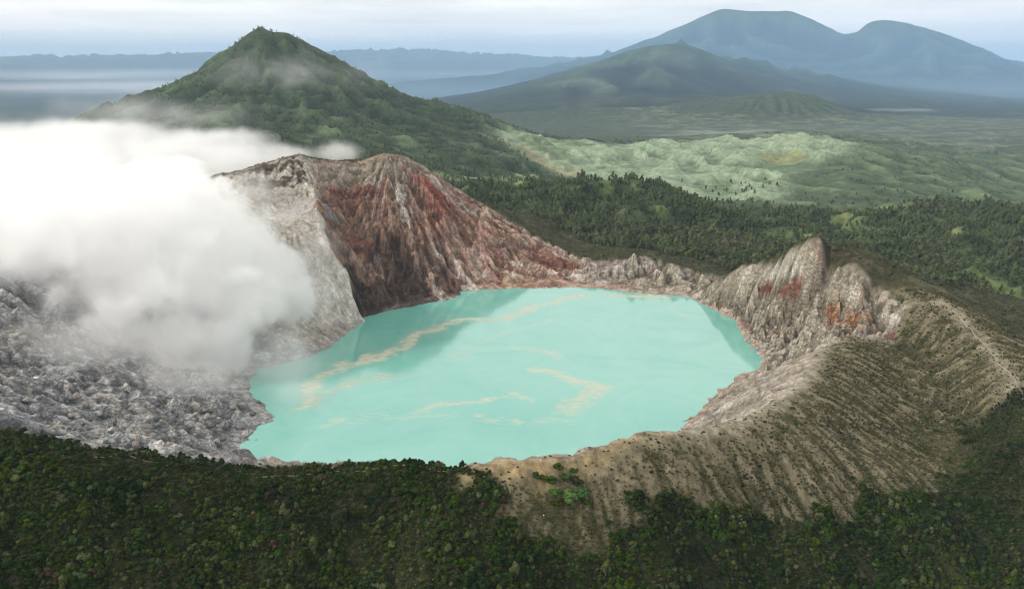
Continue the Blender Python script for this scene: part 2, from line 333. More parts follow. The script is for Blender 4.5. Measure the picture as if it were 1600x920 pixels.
# ------------------------------------------------------------------ material helpers
def new_mat(name):
    m = bpy.data.materials.new(name); m.use_nodes = True; m.node_tree.nodes.clear(); return m
class NT:
    def __init__(s, m): s.t = m.node_tree
    def n(s, typ, ins=None, **k):
        nd = s.t.nodes.new(typ)
        for a, b in k.items(): setattr(nd, a, b)
        for a, b in (ins or {}).items():
            if isinstance(b, bpy.types.NodeSocket): s.t.links.new(b, nd.inputs[a])
            else: nd.inputs[a].default_value = b
        return nd
    def math(s, op, a, b=0.0, clamp=False):
        nd = s.n('ShaderNodeMath', {0: a, 1: b}, operation=op); nd.use_clamp = clamp; return nd.outputs[0]
    def rng(s, x, a, b, c=0.0, d=1.0):
        return s.n('ShaderNodeMapRange', {0: x, 1: a, 2: b, 3: c, 4: d}).outputs[0]
    def mix(s, f, a, b, mode='MIX'):
        nd = s.n('ShaderNodeMix', data_type='RGBA', blend_type=mode)
        for i, v in ((0, f), (6, a), (7, b)):
            if isinstance(v, bpy.types.NodeSocket): s.t.links.new(v, nd.inputs[i])
            else: nd.inputs[i].default_value = v
        return nd.outputs[2]
def ground_mat(name, size, bump, flow=True, contrast=0.35, fine=1.0):
    """vertex albedo x fine noise, with bump; `size` = metres of the finest relief"""
    m = new_mat(name); t = NT(m)
    out = t.n('ShaderNodeOutputMaterial'); b = t.n('ShaderNodeBsdfPrincipled', {'Roughness': 0.95})
    b.inputs['Specular IOR Level'].default_value = 0.12
    col = t.n('ShaderNodeAttribute', attribute_name='albedo').outputs['Color']
    geo = t.n('ShaderNodeNewGeometry').outputs['Position']
    n1 = t.n('ShaderNodeTexNoise', {'Vector': geo, 'Scale': 1.0 / size, 'Detail': 8.0, 'Roughness': 0.74}).outputs[0]
    f = t.rng(n1, 0.3, 0.7, 1 - contrast, 1 + contrast)
    hgt = n1
    if flow:
        fl = t.n('ShaderNodeAttribute', attribute_name='flow').outputs['Vector']
        n2 = t.n('ShaderNodeTexNoise', {'Vector': fl, 'Scale': 1.0 / (size * 0.55), 'Detail': 5.0, 'Roughness': 0.6}).outputs[0]
        amt = t.n('ShaderNodeAttribute', attribute_name='streak').outputs['Fac']
        g = t.rng(n2, 0.28, 0.72, 0.55, 1.42)
        g = t.math('ADD', 1.0, t.math('MULTIPLY', t.math('SUBTRACT', g, 1.0), amt))
        f = t.math('MULTIPLY', f, g)
        wv_ = t.n('ShaderNodeVectorMath', {0: geo, 1: t.n('ShaderNodeVectorMath', {0: t.n('ShaderNodeTexNoise', {'Vector': geo, 'Scale': .12, 'Detail': 3.0}).outputs['Color'], 1: (7.0, 7.0, 7.0)}, operation='MULTIPLY').outputs[0]}, operation='ADD').outputs[0]
        wv_ = t.n('ShaderNodeVectorMath', {0: wv_, 1: (.62, .9, 1.5)}, operation='MULTIPLY').outputs[0]
        rk_ = t.n('ShaderNodeAttribute', attribute_name='rocky').outputs['Fac']; cks = None
        for sc_ in (.085, .2):
            v_ = t.n('ShaderNodeTexVoronoi', {'Vector': wv_, 'Scale': sc_}, feature='DISTANCE_TO_EDGE').outputs['Distance']
            q_ = t.rng(v_, 0.0, .10, 0.0, 1.0); cks = q_ if cks is None else t.math('MULTIPLY', cks, t.math('ADD', .35, t.math('MULTIPLY', q_, .65)))
        f = t.math('MULTIPLY', f, t.math('SUBTRACT', 1.0, t.math('MULTIPLY', t.math('SUBTRACT', 1.0, cks), t.math('MULTIPLY', rk_, .42))))
        n1 = t.math('ADD', n1, t.math('MULTIPLY', cks, t.math('MULTIPLY', rk_, .5)))
        hgt = t.math('ADD', n1, t.math('MULTIPLY', n2, t.math('MULTIPLY', amt, 1.2)))
    vm = t.n('ShaderNodeVectorMath', {0: col}, operation='SCALE'); t.t.links.new(f, vm.inputs['Scale'])
    bp = t.n('ShaderNodeBump', {'Height': hgt, 'Strength': 0.9, 'Distance': bump})
    t.t.links.new(vm.outputs[0], b.inputs['Base Color']); t.t.links.new(bp.outputs[0], b.inputs['Normal'])
    t.t.links.new(b.outputs[0], out.inputs[0])
    return m
def leaf_mat(name, dark, light, rough=0.75):
    m = new_mat(name); t = NT(m)
    out = t.n('ShaderNodeOutputMaterial'); b = t.n('ShaderNodeBsdfPrincipled', {'Roughness': rough}); b.inputs['Specular IOR Level'].default_value = 0.08
    oi = t.n('ShaderNodeObjectInfo').outputs['Random']
    geo = t.n('ShaderNodeNewGeometry').outputs['Position']
    n1 = t.n('ShaderNodeTexNoise', {'Vector': geo, 'Scale': 0.9, 'Detail': 3.0}).outputs[0]
    n2 = t.n('ShaderNodeTexNoise', {'Vector': geo, 'Scale': 0.018, 'Detail': 2.0}).outputs[0]
    f = t.math('ADD', t.math('MULTIPLY', oi, 0.55), t.math('MULTIPLY', t.rng(n1, 0.3, 0.7), 0.35))
    f = t.math('ADD', f, t.rng(n2, 0.35, 0.65, -0.25, 0.35), True)
    c = t.mix(f, (*dark, 1), (*light, 1))
    hv = t.n('ShaderNodeHueSaturation', {'Color': c, 'Hue': t.rng(t.math('FRACT', t.math('MULTIPLY', oi, 7.31)), 0, 1, 0.465, 0.525), 'Saturation': t.rng(t.math('FRACT', t.math('MULTIPLY', oi, 13.7)), 0, 1, 0.85, 1.2)})
    t.t.links.new(hv.outputs[0], b.inputs['Base Color']); t.t.links.new(b.outputs[0], out.inputs[0])
    return m
def plain_mat(name, a, bcol, scale, rough=0.9, bump=0.05, spec=0.2):
    m = new_mat(name); t = NT(m)
    out = t.n('ShaderNodeOutputMaterial'); b = t.n('ShaderNodeBsdfPrincipled', {'Roughness': rough}); b.inputs['Specular IOR Level'].default_value = spec
    geo = t.n('ShaderNodeNewGeometry').outputs['Position']
    n1 = t.n('ShaderNodeTexNoise', {'Vector': geo, 'Scale': scale, 'Detail': 5.0, 'Roughness': 0.65}).outputs[0]
    c = t.mix(t.rng(n1, 0.3, 0.7), (*a, 1), (*bcol, 1))
    bp = t.n('ShaderNodeBump', {'Height': n1, 'Strength': 0.7, 'Distance': bump})
    t.t.links.new(c, b.inputs['Base Color']); t.t.links.new(bp.outputs[0], b.inputs['Normal']); t.t.links.new(b.outputs[0], out.inputs[0])
    return m

def link(o): scene.collection.objects.link(o); return o
def tag(o, label=None, cat=None, group=None, kind=None):
    for k, v in (('label', label), ('category', cat), ('group', group), ('kind', kind)):
        if v: o[k] = v
    return o
def grid_mesh(name, X, Y, Z, mat, attrs, faces_mask=None, flat=None):
    ny, nx = X.shape
    idx = np.arange(ny * nx).reshape(ny, nx)
    F = np.stack([idx[:-1, :-1], idx[:-1, 1:], idx[1:, 1:], idx[1:, :-1]], -1).reshape(-1, 4)
    if faces_mask is not None: F = F[faces_mask.reshape(-1)]
    used = np.unique(F); remap = np.full(ny * nx, -1); remap[used] = np.arange(len(used))
    V = np.stack([X.ravel(), Y.ravel(), Z.ravel()], -1)[used]; F = remap[F]
    me = bpy.data.meshes.new(name)
    me.vertices.add(len(V)); me.vertices.foreach_set('co', V.astype(np.float32).ravel())
    me.loops.add(F.size); me.loops.foreach_set('vertex_index', F.astype(np.int32).ravel())
    me.polygons.add(len(F)); me.polygons.foreach_set('loop_start', np.arange(0, F.size, 4, dtype=np.int32))
    me.update(calc_edges=True)
    me.polygons.foreach_set('use_smooth', np.ones(len(F), bool) if flat is None else ~flat.ravel()[used][F[:, 0]])
    for k, a in attrs.items():
        if a.ndim == 3:
            a = a.reshape(-1, a.shape[-1])[used]
            if k == 'albedo':
                at = me.attributes.new(k, 'FLOAT_COLOR', 'POINT'); at.data.foreach_set('color', np.concatenate([a, np.ones((len(a), 1))], 1).astype(np.float32).ravel())
            else:
                at = me.attributes.new(k, 'FLOAT_VECTOR', 'POINT'); at.data.foreach_set('vector', a.astype(np.float32).ravel())
        else:
            at = me.attributes.new(k, 'FLOAT', 'POINT'); at.data.foreach_set('value', a.ravel()[used].astype(np.float32))
    me.materials.append(mat)
    return link(bpy.data.objects.new(name, me))

# ------------------------------------------------------------------ crater terrain (2 m grid)
G = Grid(-820, 900, 200, 1760, 2.0, 3)
X, Y, B = G.X, G.Y, G.B
ring_in = [p[:2] for p in near_rim] + [py(1330, 521, 915)[:2], py(1382, 531, 900)[:2], py(1410, 475, 952)[:2]] + [p[:2] for p in peak[::-1]] + [p[:2] for p in far_low[::-1]] + [p[:2] for p in red_rim[::-1]] + [p[:2] for p in left_rim[1:]]
inside = poly_mask(ring_in, X, Y).astype(float)
ins = blur(inside, 2)
CXc, CYc = 30.0, 1000.0
th = np.arctan2(X - CXc, Y - CYc); rad = np.hypot(X - CXc, Y - CYc)
PK = np.array(py(612, 240, 1510))                                    # summit from which the red wall fans out
phi = np.arctan2(X - PK[0], -(Y - PK[1])); prad = np.hypot(X - PK[0], Y - PK[1])
xb = np.interp(Y, [1180, 1205, 1235, 1330, 1460, 1520], [-240, -258, -288, -330, -362, -375]) + fbm(X / 32, Y / 32, 5, 17, .6) * 24
redw = sstep(Y, 1185, 1200) * sstep(X - xb, -8, 8) * sstep(-X, -235, -190) * ins   # the red wall behind the lake
redw = np.maximum(redw, 0)
greyc = ins * sstep(-X, 175, 215) * sstep(Y, 1020, 1080) * (1 - redw)               # grey cliff and terrace
basin = ins * sstep(-X, 150, 230) * (1 - sstep(Y, 1020, 1080))                      # grey basin to the left
peakm = ins * sstep(X, 190, 240) * sstep(Y, 870, 930)                               # rugged ridge to the right
lowm = ins * sstep(X, 110, 160) * sstep(Y, 1370, 1410)
wet = sstep(B, 1.0, 14.0)
warp = fbm(X / 70, Y / 70, 4, 41) * 18
# gullies down the walls
s_arc = th * 360 + warp
fanc = phi * 230 + warp * 0.8
g_wall = ridged(s_arc / 34, B / 160, 4, 3) - 0.9
g_fan = ridged(fanc / 30, prad / 210, 4, 23) - 0.9
rock = fbm(X / 55, Y / 55, 6, 7, 0.55)
rock_r = ridged(X / 75 + warp / 50, Y / 75, 6, 15, 0.55) - 0.9
D = np.zeros_like(B)
_gy0, _gx0 = np.gradient(B, 2.0); slope0 = blur(np.hypot(_gx0, _gy0), 3)
wxx = X + fbm(X / 40, Y / 40, 4, 43) * 16; wyy = Y + fbm(X / 40, Y / 40, 4, 44) * 16
bl_a = blocks(wxx / 46, wyy / 46, 1); bl_b = blocks(wxx / 20, wyy / 20, 2); bl_c = blocks(wxx / 9, wyy / 9, 3)
crag = bl_a * 1.0 + bl_b * .5 + bl_c * .25
# the same blocks drawn out along the fall line of the red wall
bl_f = blocks(fanc / 16, prad / 42, 4); bl_g = blocks(fanc / 7, prad / 17, 5)
D += redw * wet * (g_fan * 5 + rock * 5 + bl_f * 9 + bl_g * 4 + crag * 8)
# horizontal rock layers on the left part of the red wall and in the basin
lay = lambda z, p: (np.floor(z / p) + sstep(z / p - np.floor(z / p), 0.55, 0.95)) * p - z
layz = B + fbm(X / 60, Y / 60, 3, 55) * 10
D += redw * wet * lay(layz, 13.0) * (.3 + .5 * sstep(-X, 130, 180))
D += greyc * wet * (g_wall * (2.5 + 4.5 * sstep(slope0, .6, 1.2)) + rock * 2.5 + bl_c * .8)
xr = wxx * .95 + wyy * .3; yr = wyy * .95 - wxx * .3
bslab = B + .10 * X + .16 * Y + fbm(X / 110, Y / 60, 4, 58) * 22
D += (.25 + .75 * sstep(seg_dist(near_rim, X, Y), 6, 45)) * basin * wet * (rock * 4 + blocks(xr / 52, yr / 17, 6) * 11 + blocks(xr / 23, yr / 8, 7) * 4.5 + bl_c * 1.0 + (ridged(X / 190 + warp / 60, Y / 45, 2, 16) - .9) * 5 + lay(bslab, 10.0) * .7)
nz_p = fbm(X / 45, Y / 45, 4, 57) * 16; peak_d = seg_dist(peak, X, Y); pcf = .3 + .7 * sstep(peak_d, 3, 20)
D += peakm * wet * pcf * (rock_r * 5 + rock * 5 + crag * 15 + lay(B + .45 * X - .2 * Y + nz_p, 17.0) * 1.0)
D += lowm * wet * (g_wall * 4 + rock * 2)
rest = ins * (1 - np.clip(redw + greyc + basin + peakm + lowm, 0, 1))
crest_d = seg_dist(near_rim, X, Y)
D += rest * wet * (g_wall * 6 + rock * 3 + bl_c * 1.5) * sstep(crest_d, 6, 55)
# outer slopes: rain gullies run away from the crater
ext = 1 - ins
th_n = np.arctan2(X - CXc, -(Y - CYc))                             # angle with its seam on the far side
so = th_n * 520 + fbm(X / 90, Y / 90, 3, 81) * 26
g_out = ridged(so / 6.5 + fbm(X / 30, Y / 30, 3, 93) * 1.0, rad / 120, 3, 91) - 0.8
g_out2 = ridged(so / 75, rad / 500, 3, 95) - 0.8
front = 1 - sstep(Y, 960, 1040)
near_fade = sstep(crest_d, 2, 30)
D += ext * front * near_fade * (g_out * .42 + g_out2 * .9 + fbm(X / 40, Y / 40, 5, 99) * 2.0)
D += ext * (1 - front) * (fbm(X / 120, Y / 120, 6, 77) * 9 + (ridged(X / 90, Y / 90, 5, 71) - .9) * 5) * sstep(np.minimum(seg_dist(red_rim, X, Y), seg_dist(far_low, X, Y)), 4, 60)
D += fbm(X / 14, Y / 14, 3, 33) * (0.6 + 1.4 * ins * wet)
Zt = B + D
lake_poly = shore
inl = poly_mask(lake_poly, X + fbm(X / 22, Y / 22, 4, 61) * 13, Y + fbm(X / 22, Y / 22, 4, 62) * 13)
Zt = np.where(inl, np.minimum(Zt, B * 0.6 - 0.8 + D * 0.15), Zt)
Zt = np.where(~inl & (ins > 0.5), np.maximum(Zt, 0.25 + B * 0.1 + fbm(X / 25, Y / 25, 3, 5) * 1.2), Zt)
nz_c = 0.7 + 0.6 * fbm(X / 20, Y / 20, 3, 19)
# carved clefts and raised ribs seen on the rugged ridge and the red wall: (pixels, width m, height m)
for P, w, h in [([(1292, 385), (1284, 420), (1272, 455), (1255, 495), (1238, 528)], 7, -17), ([(1299, 395), (1296, 415), (1290, 440)], 6, -12), ([(1262, 395), (1250, 420), (1232, 440), (1200, 480)], 9, 8), ([(1330, 440), (1345, 470), (1352, 500)], 9, 13), ([(1355, 440), (1368, 470), (1376, 500)], 6, -12), ([(1215, 405), (1205, 440), (1180, 480)], 7, -9), ([(1310, 425), (1300, 450), (1292, 475)], 8, 10),
                ([(1320, 470), (1310, 500), (1300, 520)], 7, -13), ([(1240, 445), (1225, 480), (1190, 510), (1172, 530)], 9, 8), ([(1375, 450), (1390, 480), (1400, 505)], 7, 7),
                ([(1150, 425), (1120, 450), (1100, 466)], 8, 5), ([(492, 300), (500, 340), (505, 375), (535, 420), (556, 480)], 9, 9),
                ([(600, 255), (598, 300), (610, 350), (640, 400), (690, 440)], 12, 9), ([(640, 262), (680, 320), (720, 380), (745, 430)], 12, 6), ([(560, 260), (545, 310), (560, 360)], 10, -8),
                ([(620, 400), (600, 440), (580, 470)], 9, 8), ([(570, 400), (565, 440), (575, 480)], 9, -7)]:
    W3 = [G.cast(u, v) for u, v in P]
    d = seg_dist(W3, X, Y, B); Zt += h * np.exp(-(d / w) ** 2) * nz_c
# small peaks along the rugged crest
for u, v, y, w, h in [(1276, 379, 1100, 12, 3), (1345, 424, 1035, 9, 3), (1395, 464, 980, 7, 3)]:
    p = py(u, v, y); Zt += h * np.exp(-((X - p[0]) ** 2 + (Y - p[1]) ** 2) / w ** 2)
tower = py(1270, 384, 1105); td = np.hypot((X - tower[0]) / 1.5, Y - tower[1]) + fbm(X / 14, Y / 14, 3, 21) * 9; Zt += 4 * (1 - sstep(td, 12, 19))
Zt = talus(Zt, 2.0, 1.5, 12, ins * (1 - inl) * (1 - .92 * peakm - .8 * basin))
ew = ins * wet * (1 - inl) * (1 - .78 * peakm - .75 * basin - .7 * greyc - .65 * redw) + ext * near_fade * .05
ew = np.where(inl, 0, ew)
Z0_ = Zt
Zt, wacc = erode(Zt, 2.0, ew, 7, 52000, 56, 3, floor=np.where(inl, Zt, np.where(ins > .5, .3, -1e4)))
wacc = np.clip(np.log1p(wacc * 1.3) - .5, 0, 2.0); rill = sstep(blur(wacc, 1), .25, .9)
dZ = Zt - Z0_; cut = np.clip(-(Zt - blur(Zt, 4)) / np.where(ins > .5, 2.0, 1.0), -1, 1)          # hollow (+) or rib (-)
print('erosion', float(dZ.min()), float(dZ.max()), float(np.abs(dZ).mean()))
G.Z = Zt
gyy, gxx = np.gradient(Zt, 2.0); slope = np.hypot(gxx, gyy)

# albedo of the rock, soil and scrub, stroke by stroke
def colr(*c): return np.array(c, float)
BEIGE, PALE, RED, PINK, BROWN, DARK = colr(.36, .31, .25), colr(.52, .49, .44), colr(.20, .062, .045), colr(.40, .25, .21), colr(.12, .072, .05), colr(.045, .038, .035)
GREY, LGREY, SOIL, SAND, OLIVE, ORANGE = colr(.225, .235, .245), colr(.40, .41, .415), colr(.118, .101, .060), colr(.30, .225, .115), colr(.045, .048, .020), colr(.30, .14, .06)
col = np.empty(X.shape + (3,)); col[:] = OLIVE * 0.8
def paint(mask, c): 
    global col
    col = col * (1 - mask[..., None]) + np.asarray(c) * mask[..., None]
nz1 = fbm(X / 30, Y / 30, 5, 201); nz2 = fbm(X / 12, Y / 12, 4, 211); nz3 = fbm(X / 90, Y / 90, 4, 221)
fst = fbm(fanc / 9, prad / 130, 5, 231, 0.6); ast = fbm(s_arc / 9, B / 90, 5, 241, 0.6)
# outside front: dry scrub soil
fr = ext * front
paint(fr, SOIL); paint(fr * sstep(nz1 + nz2 * .6, -.1, .5) * .7, OLIVE); paint(fr * sstep(-g_out - nz2 * .5, .15, .7) * .55, OLIVE * .8)
paint(fr * sstep(g_out + nz2 * .5, .6, 1.1) * .45, colr(.22, .185, .125))
paint(fr * sstep(cut, .05, .5) * .4, OLIVE); paint(fr * sstep(-cut + nz2 * .3, .08, .5) * .7, colr(.18, .155, .100)); paint(fr * rill * sstep(nz1, -.1, .3) * .35, colr(.20, .17, .12))
crest_sand = np.exp(-(crest_d / 13) ** 2) * ext * sstep(X, -60, -20)
paint(np.clip(crest_sand * (0.9 + nz2), 0, 1), lerp(SAND, colr(.31, .275, .215), sstep(X, 60, 160)[..., None]))
sand_pts = [G.cast(u, v) for u, v in [(715, 730), (770, 725), (810, 724), (840, 732)]]
sand_d = seg_dist(sand_pts, X, Y)
paint(np.clip(np.exp(-(sand_d / 14) ** 2) * ext * (0.8 + nz2 * 1.2), 0, 1) * .9, SAND)
trail_d = seg_dist(trail_ridge, X, Y)
paint(np.clip(np.exp(-(trail_d / 8) ** 2) * (.7 + nz2), 0, 1) * .5, colr(.30, .27, .2))
# outside back
bk = ext * (1 - front)
paint(bk * .9, OLIVE * .75); paint(bk * sstep(nz1, .0, .5) * .5, colr(.10, .085, .05)); paint(bk * sstep(nz2 + nz3, .3, .7) * .4, colr(.13, .07, .05))
# inside: base rock
inn = ins
paint(inn, BEIGE); paint(inn * sstep(nz1 + ast * .6, .0, .6) * .6, PALE); paint(inn * sstep(-nz2 - ast * .6, .1, .7) * .5, BROWN * 1.6)
paint(basin, GREY * .85); paint(basin * sstep(nz1 + nz2 * .7 + crag * .3, -.05, .45) * .7, LGREY); paint(basin * sstep(-nz2 - nz1 * .5 - crag * .3, .2, .6) * .6, DARK * 2.4); paint(basin * sstep(nz3 + nz2 * .4, .35, .6) * .5, colr(.33, .31, .24))
lph = bslab / 10.0; lph = lph - np.floor(lph); paint(basin * sstep(lph + nz2 * .3, .6, .9) * .5, PALE * .8); paint(basin * (1 - sstep(lph, .05, .3)) * .5, colr(.13, .13, .13))
paint(greyc, lerp(colr(.33, .30, .25), PALE * .98, sstep(slope0, .55, 1.0)[..., None])); paint(greyc * sstep(ast, .05, .6) * .5, colr(.60, .59, .55)); paint(greyc * sstep(-ast, .1, .6) * .35, GREY * 1.3)
# red wall
f2s = fbm(fanc / 38, prad / 95, 5, 233, .55); f3s = fbm(fanc / 7, prad / 22, 4, 235, .6)
paint(redw, colr(.29, .19, .14)); paint(redw * sstep(f2s + f3s * .3, .02, .2) * .85, colr(.44, .32, .255)); paint(redw * sstep(-f2s + fst * .3 + f3s * .25, .05, .25) * .9, colr(.175, .070, .046))
paint(redw * sstep(f2s + nz3 * .5 + f3s * .35, .3, .45) * .9, colr(.50, .45, .39)); paint(redw * sstep(-f3s - fst * .4, .3, .55) * .6, BROWN * 1.2); paint(redw * sstep(f3s + nz2 * .4, .38, .55) * .7, colr(.46, .40, .34))
tl_ = redw * sstep(-X, 150, 200); paint(tl_ * .8, colr(.20, .115, .08)); lp2 = layz / 13.0; lp2 = lp2 - np.floor(lp2); paint(tl_ * sstep(lp2 + nz2 * .5, .5, .85) * .7, colr(.30, .20, .145)); paint(tl_ * sstep(-f3s - ast * .3, .1, .4) * .6, colr(.09, .055, .04)); paint(redw * sstep(-X, 110, 170) * sstep(B + nz1 * 30, 168, 190) * .85, colr(.29, .25, .195))
NOI = dict(nz1=nz1, nz2=nz2, f3s=f3s, fst=fst)
def stroke(P, w, c, a=1.0, rough=0.9, g3=None):
    W3 = np.array([G.cast(u, v, Zt) for u, v in P])
    j0, j1 = np.clip(((W3[:, 1].min() - 4 * w - G.y0) / G.st, (W3[:, 1].max() + 4 * w - G.y0) / G.st), 0, X.shape[0]).astype(int); i0, i1 = np.clip(((W3[:, 0].min() - 4 * w - G.x0) / G.st, (W3[:, 0].max() + 4 * w - G.x0) / G.st), 0, X.shape[1]).astype(int)
    q = (slice(j0, j1), slice(i0, i1)); nz1, nz2, f3s, fst = (A_[q] for A_ in (NOI['nz1'], NOI['nz2'], NOI['f3s'], NOI['fst']))
    d = seg_dist(W3, X[q], Y[q], Zt[q]) / w
    m = sstep(1.0 - d + (nz2 * 1.3 + f3s * 1.1 + fst * .5) * rough, 0.0, 0.6) * a * np.clip(.75 + nz1 + f3s, .25, 1)
    m = np.clip(m, 0, 1)[..., None]; col[q] = col[q] * (1 - m) + np.asarray(c) * m
stroke([(372, 272), (410, 262), (440, 262), (468, 252), (468, 280), (420, 290), (390, 283)], 16, colr(.075, .06, .04), 1.4, .6)
stroke([(450, 250), (476, 246)], 12, colr(.085, .065, .045))
stroke([(485, 262), (520, 275), (560, 272), (590, 262)], 17, colr(.30, .26, .20), .9)
stroke([(522, 302), (548, 305), (580, 300)], 13, RED * .8); stroke([(530, 320), (572, 322)], 11, colr(.17, .075, .045))
stroke([(502, 315), (512, 335), (530, 345)], 11, GREY * .9, 1, .5)
stroke([(545, 372), (580, 378), (560, 400)], 14, colr(.24, .10, .065), .9)
stroke([(548, 430), (575, 455), (565, 475), (600, 470)], 24, DARK * .9, 1.3, .45); stroke([(612, 385), (640, 420), (660, 455), (620, 460)], 26, colr(.075, .048, .034), 1.2, .6)
stroke([(600, 360), (590, 395)], 10, colr(.10, .05, .035), .8)
stroke([(586, 400), (592, 416)], 6, PALE, 1, .6); stroke([(580, 428), (605, 436)], 6, PALE * .9, 1, 1.2); stroke([(650, 392), (668, 412)], 4, PALE, 1, .6); stroke([(632, 452), (645, 464)], 5, PALE, .9, .8)
stroke([(622, 290), (628, 320), (634, 342)], 13, PALE * .95, .9); stroke([(600, 285), (596, 320), (600, 345)], 8, PINK * 1.1, .7)
stroke([(640, 262), (668, 290), (700, 318), (740, 350)], 15, RED, .95); stroke([(625, 285), (655, 300), (690, 335)], 8, RED * .8, .8)
stroke([(740, 350), (775, 368), (800, 372)], 12, colr(.26, .11, .06), .8)
stroke([(790, 385), (815, 398), (835, 405)], 17, colr(.10, .06, .045), .9); stroke([(850, 412), (870, 418)], 8, colr(.12, .075, .055), .7)
stroke([(715, 300), (730, 330)], 10, colr(.42, .36, .31), .8)
stroke([(690, 360), (700, 400), (712, 430)], 14, PINK * .95, .7); stroke([(750, 360), (756, 400), (765, 430)], 14, PINK * 1.05, .7); stroke([(722, 350), (728, 420)], 8, colr(.24, .11, .085), .6)
stroke([(715, 440), (745, 444), (765, 440)], 8, colr(.20, .08, .06), .9); stroke([(785, 440), (800, 446), (830, 442)], 10, colr(.42, .30, .16), .9)
stroke([(860, 425), (895, 432)], 6, PALE, .9, .6); stroke([(636, 246), (662, 262), (702, 290), (752, 321), (802, 351), (852, 381), (900, 404)], 5, colr(.40, .34, .27), .9, .5)
stroke([(930, 425), (950, 430), (968, 445)], 8, colr(.21, .11, .07), .9); paint(lowm * .75, colr(.34, .31, .265)); stroke([(965, 418), (1010, 418), (1035, 425)], 12, PALE * .9, 1.1, .6); stroke([(1045, 428), (1080, 438), (1110, 440)], 12, colr(.07, .06, .055), .9)
# rugged ridge
pk = peakm
paint(pk * .8, colr(.30, .265, .205)); paint(pk * sstep(nz1 + rock_r * .5, .15, .8) * .6, colr(.50, .46, .39)); paint(pk * sstep(-crag, .25, .7) * .5, colr(.20, .15, .11)); paint(pk * sstep(nz3 - nz2 * .5 + crag * .2, .34, .55) * .4, colr(.25, .16, .12)); paint(pk * sstep(-nz2 - rock_r * .4, .25, .8) * .6, colr(.15, .125, .09))
stroke([(1195, 455), (1225, 455), (1242, 448)], 14, colr(.22, .095, .065), 1.1, .7); stroke([(1300, 490), (1318, 505), (1340, 500)], 18, colr(.27, .115, .05), .9); stroke([(1315, 480), (1325, 500)], 6, colr(.36, .22, .10), .7)
stroke([(1090, 472), (1120, 484), (1150, 503), (1165, 528)], 6, colr(.40, .24, .19), .8); stroke([(1158, 505), (1175, 515)], 9, colr(.26, .10, .08), .9)
stroke([(1275, 382), (1285, 400), (1276, 420)], 6, colr(.18, .08, .055), .9); stroke([(1270, 440), (1262, 470)], 8, colr(.10, .065, .05), .8)
stroke([(1375, 490), (1395, 505)], 9, colr(.50, .46, .42), .8); stroke([(1378, 520), (1395, 530)], 7, colr(.20, .085, .07), .9); stroke([(1245, 420), (1230, 430), (1210, 425)], 10, PALE, .6)
stroke([(1120, 645), (1160, 620), (1200, 596)], 16, PALE * .9, .7); stroke([(1150, 640), (1210, 600)], 8, colr(.2, .18, .15), .5)
stroke([(1262, 560), (1240, 600), (1200, 628), (1150, 652), (1085, 668)], 5.5, colr(.44, .40, .33), .9, .5)
# scrub shoulder between ridge and gully
sh_poly = [G.cast(u, v, Zt)[:2] for u, v in [(1275, 545), (1330, 523), (1382, 533), (1425, 565), (1400, 600), (1280, 600)]]
# litter and undergrowth below the foreground forest
FOREST_PX = [(-80, 694), (0, 683), (110, 700), (200, 716), (300, 733), (400, 744), (500, 735), (560, 732), (600, 726), (650, 724), (690, 738), (740, 742), (772, 752), (790, 800), (830, 850), (900, 872), (945, 862),
             (950, 832), (1040, 806), (1080, 777), (1150, 787), (1230, 802), (1330, 806), (1400, 762), (1490, 746), (1512, 702), (1502, 656), (1560, 642), (1640, 642)]
forest_poly = [G.cast(u, v, Zt)[:2] for u, v in FOREST_PX] + [np.array((900., 640.)), np.array((900., 200.)), np.array((-820., 200.)), np.array((-820., 520.))]
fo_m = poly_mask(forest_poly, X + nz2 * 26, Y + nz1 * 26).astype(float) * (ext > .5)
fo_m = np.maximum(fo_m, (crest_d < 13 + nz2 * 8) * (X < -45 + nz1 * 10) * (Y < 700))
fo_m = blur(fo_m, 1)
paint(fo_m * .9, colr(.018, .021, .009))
# light stain along the water line
paint(ins * (1 - wet) * .5 * sstep(X, 60, 160), colr(.40, .31, .25)); paint(ins * (1 - wet) * .5 * (1 - sstep(X, -200, 0)), colr(.27, .26, .25))
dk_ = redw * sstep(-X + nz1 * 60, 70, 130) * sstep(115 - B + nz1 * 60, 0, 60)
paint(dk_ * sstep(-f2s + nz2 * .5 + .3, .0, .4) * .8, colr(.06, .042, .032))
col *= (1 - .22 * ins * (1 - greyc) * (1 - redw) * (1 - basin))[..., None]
col *= (1 - .28 * ins * (1 - .6 * greyc) * sstep(cut, .15, .7) + .18 * ins * (1 - .6 * greyc) * sstep(-cut, .15, .7))[..., None]   # rock colour paler on ribs, darker in hollows
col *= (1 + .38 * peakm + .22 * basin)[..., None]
col *= (1 + 0.35 * nz2 + 0.2 * fbm(X / 5, Y / 5, 2, 261))[..., None]
col = np.clip(col, .012, .7)
flow = np.stack([np.where(redw > .5, fanc, np.where(ins > .5, s_arc, so)), np.where(redw > .5, prad / 5, np.where(ins > .5, B / 4, rad / 8)), np.zeros_like(X)], -1)
streak = np.clip(redw * .6 + greyc * .8 + peakm * .4 + rest * .7 + lowm * .6 + fr * .35 + basin * .25, 0, 1)
terrain = tag(grid_mesh('crater_terrain', X, Y, Zt, ground_mat('crater_rock', 7.0, 2.6, contrast=.5), {'albedo': col, 'flow': flow, 'streak': streak, 'rocky': np.clip(peakm + basin + lowm * .8 + redw * .6 + rest * .5 + greyc * .2, 0, 1)}, flat=(ins > .5)), 'volcanic crater walls, rim and outer slopes', kind='structure')

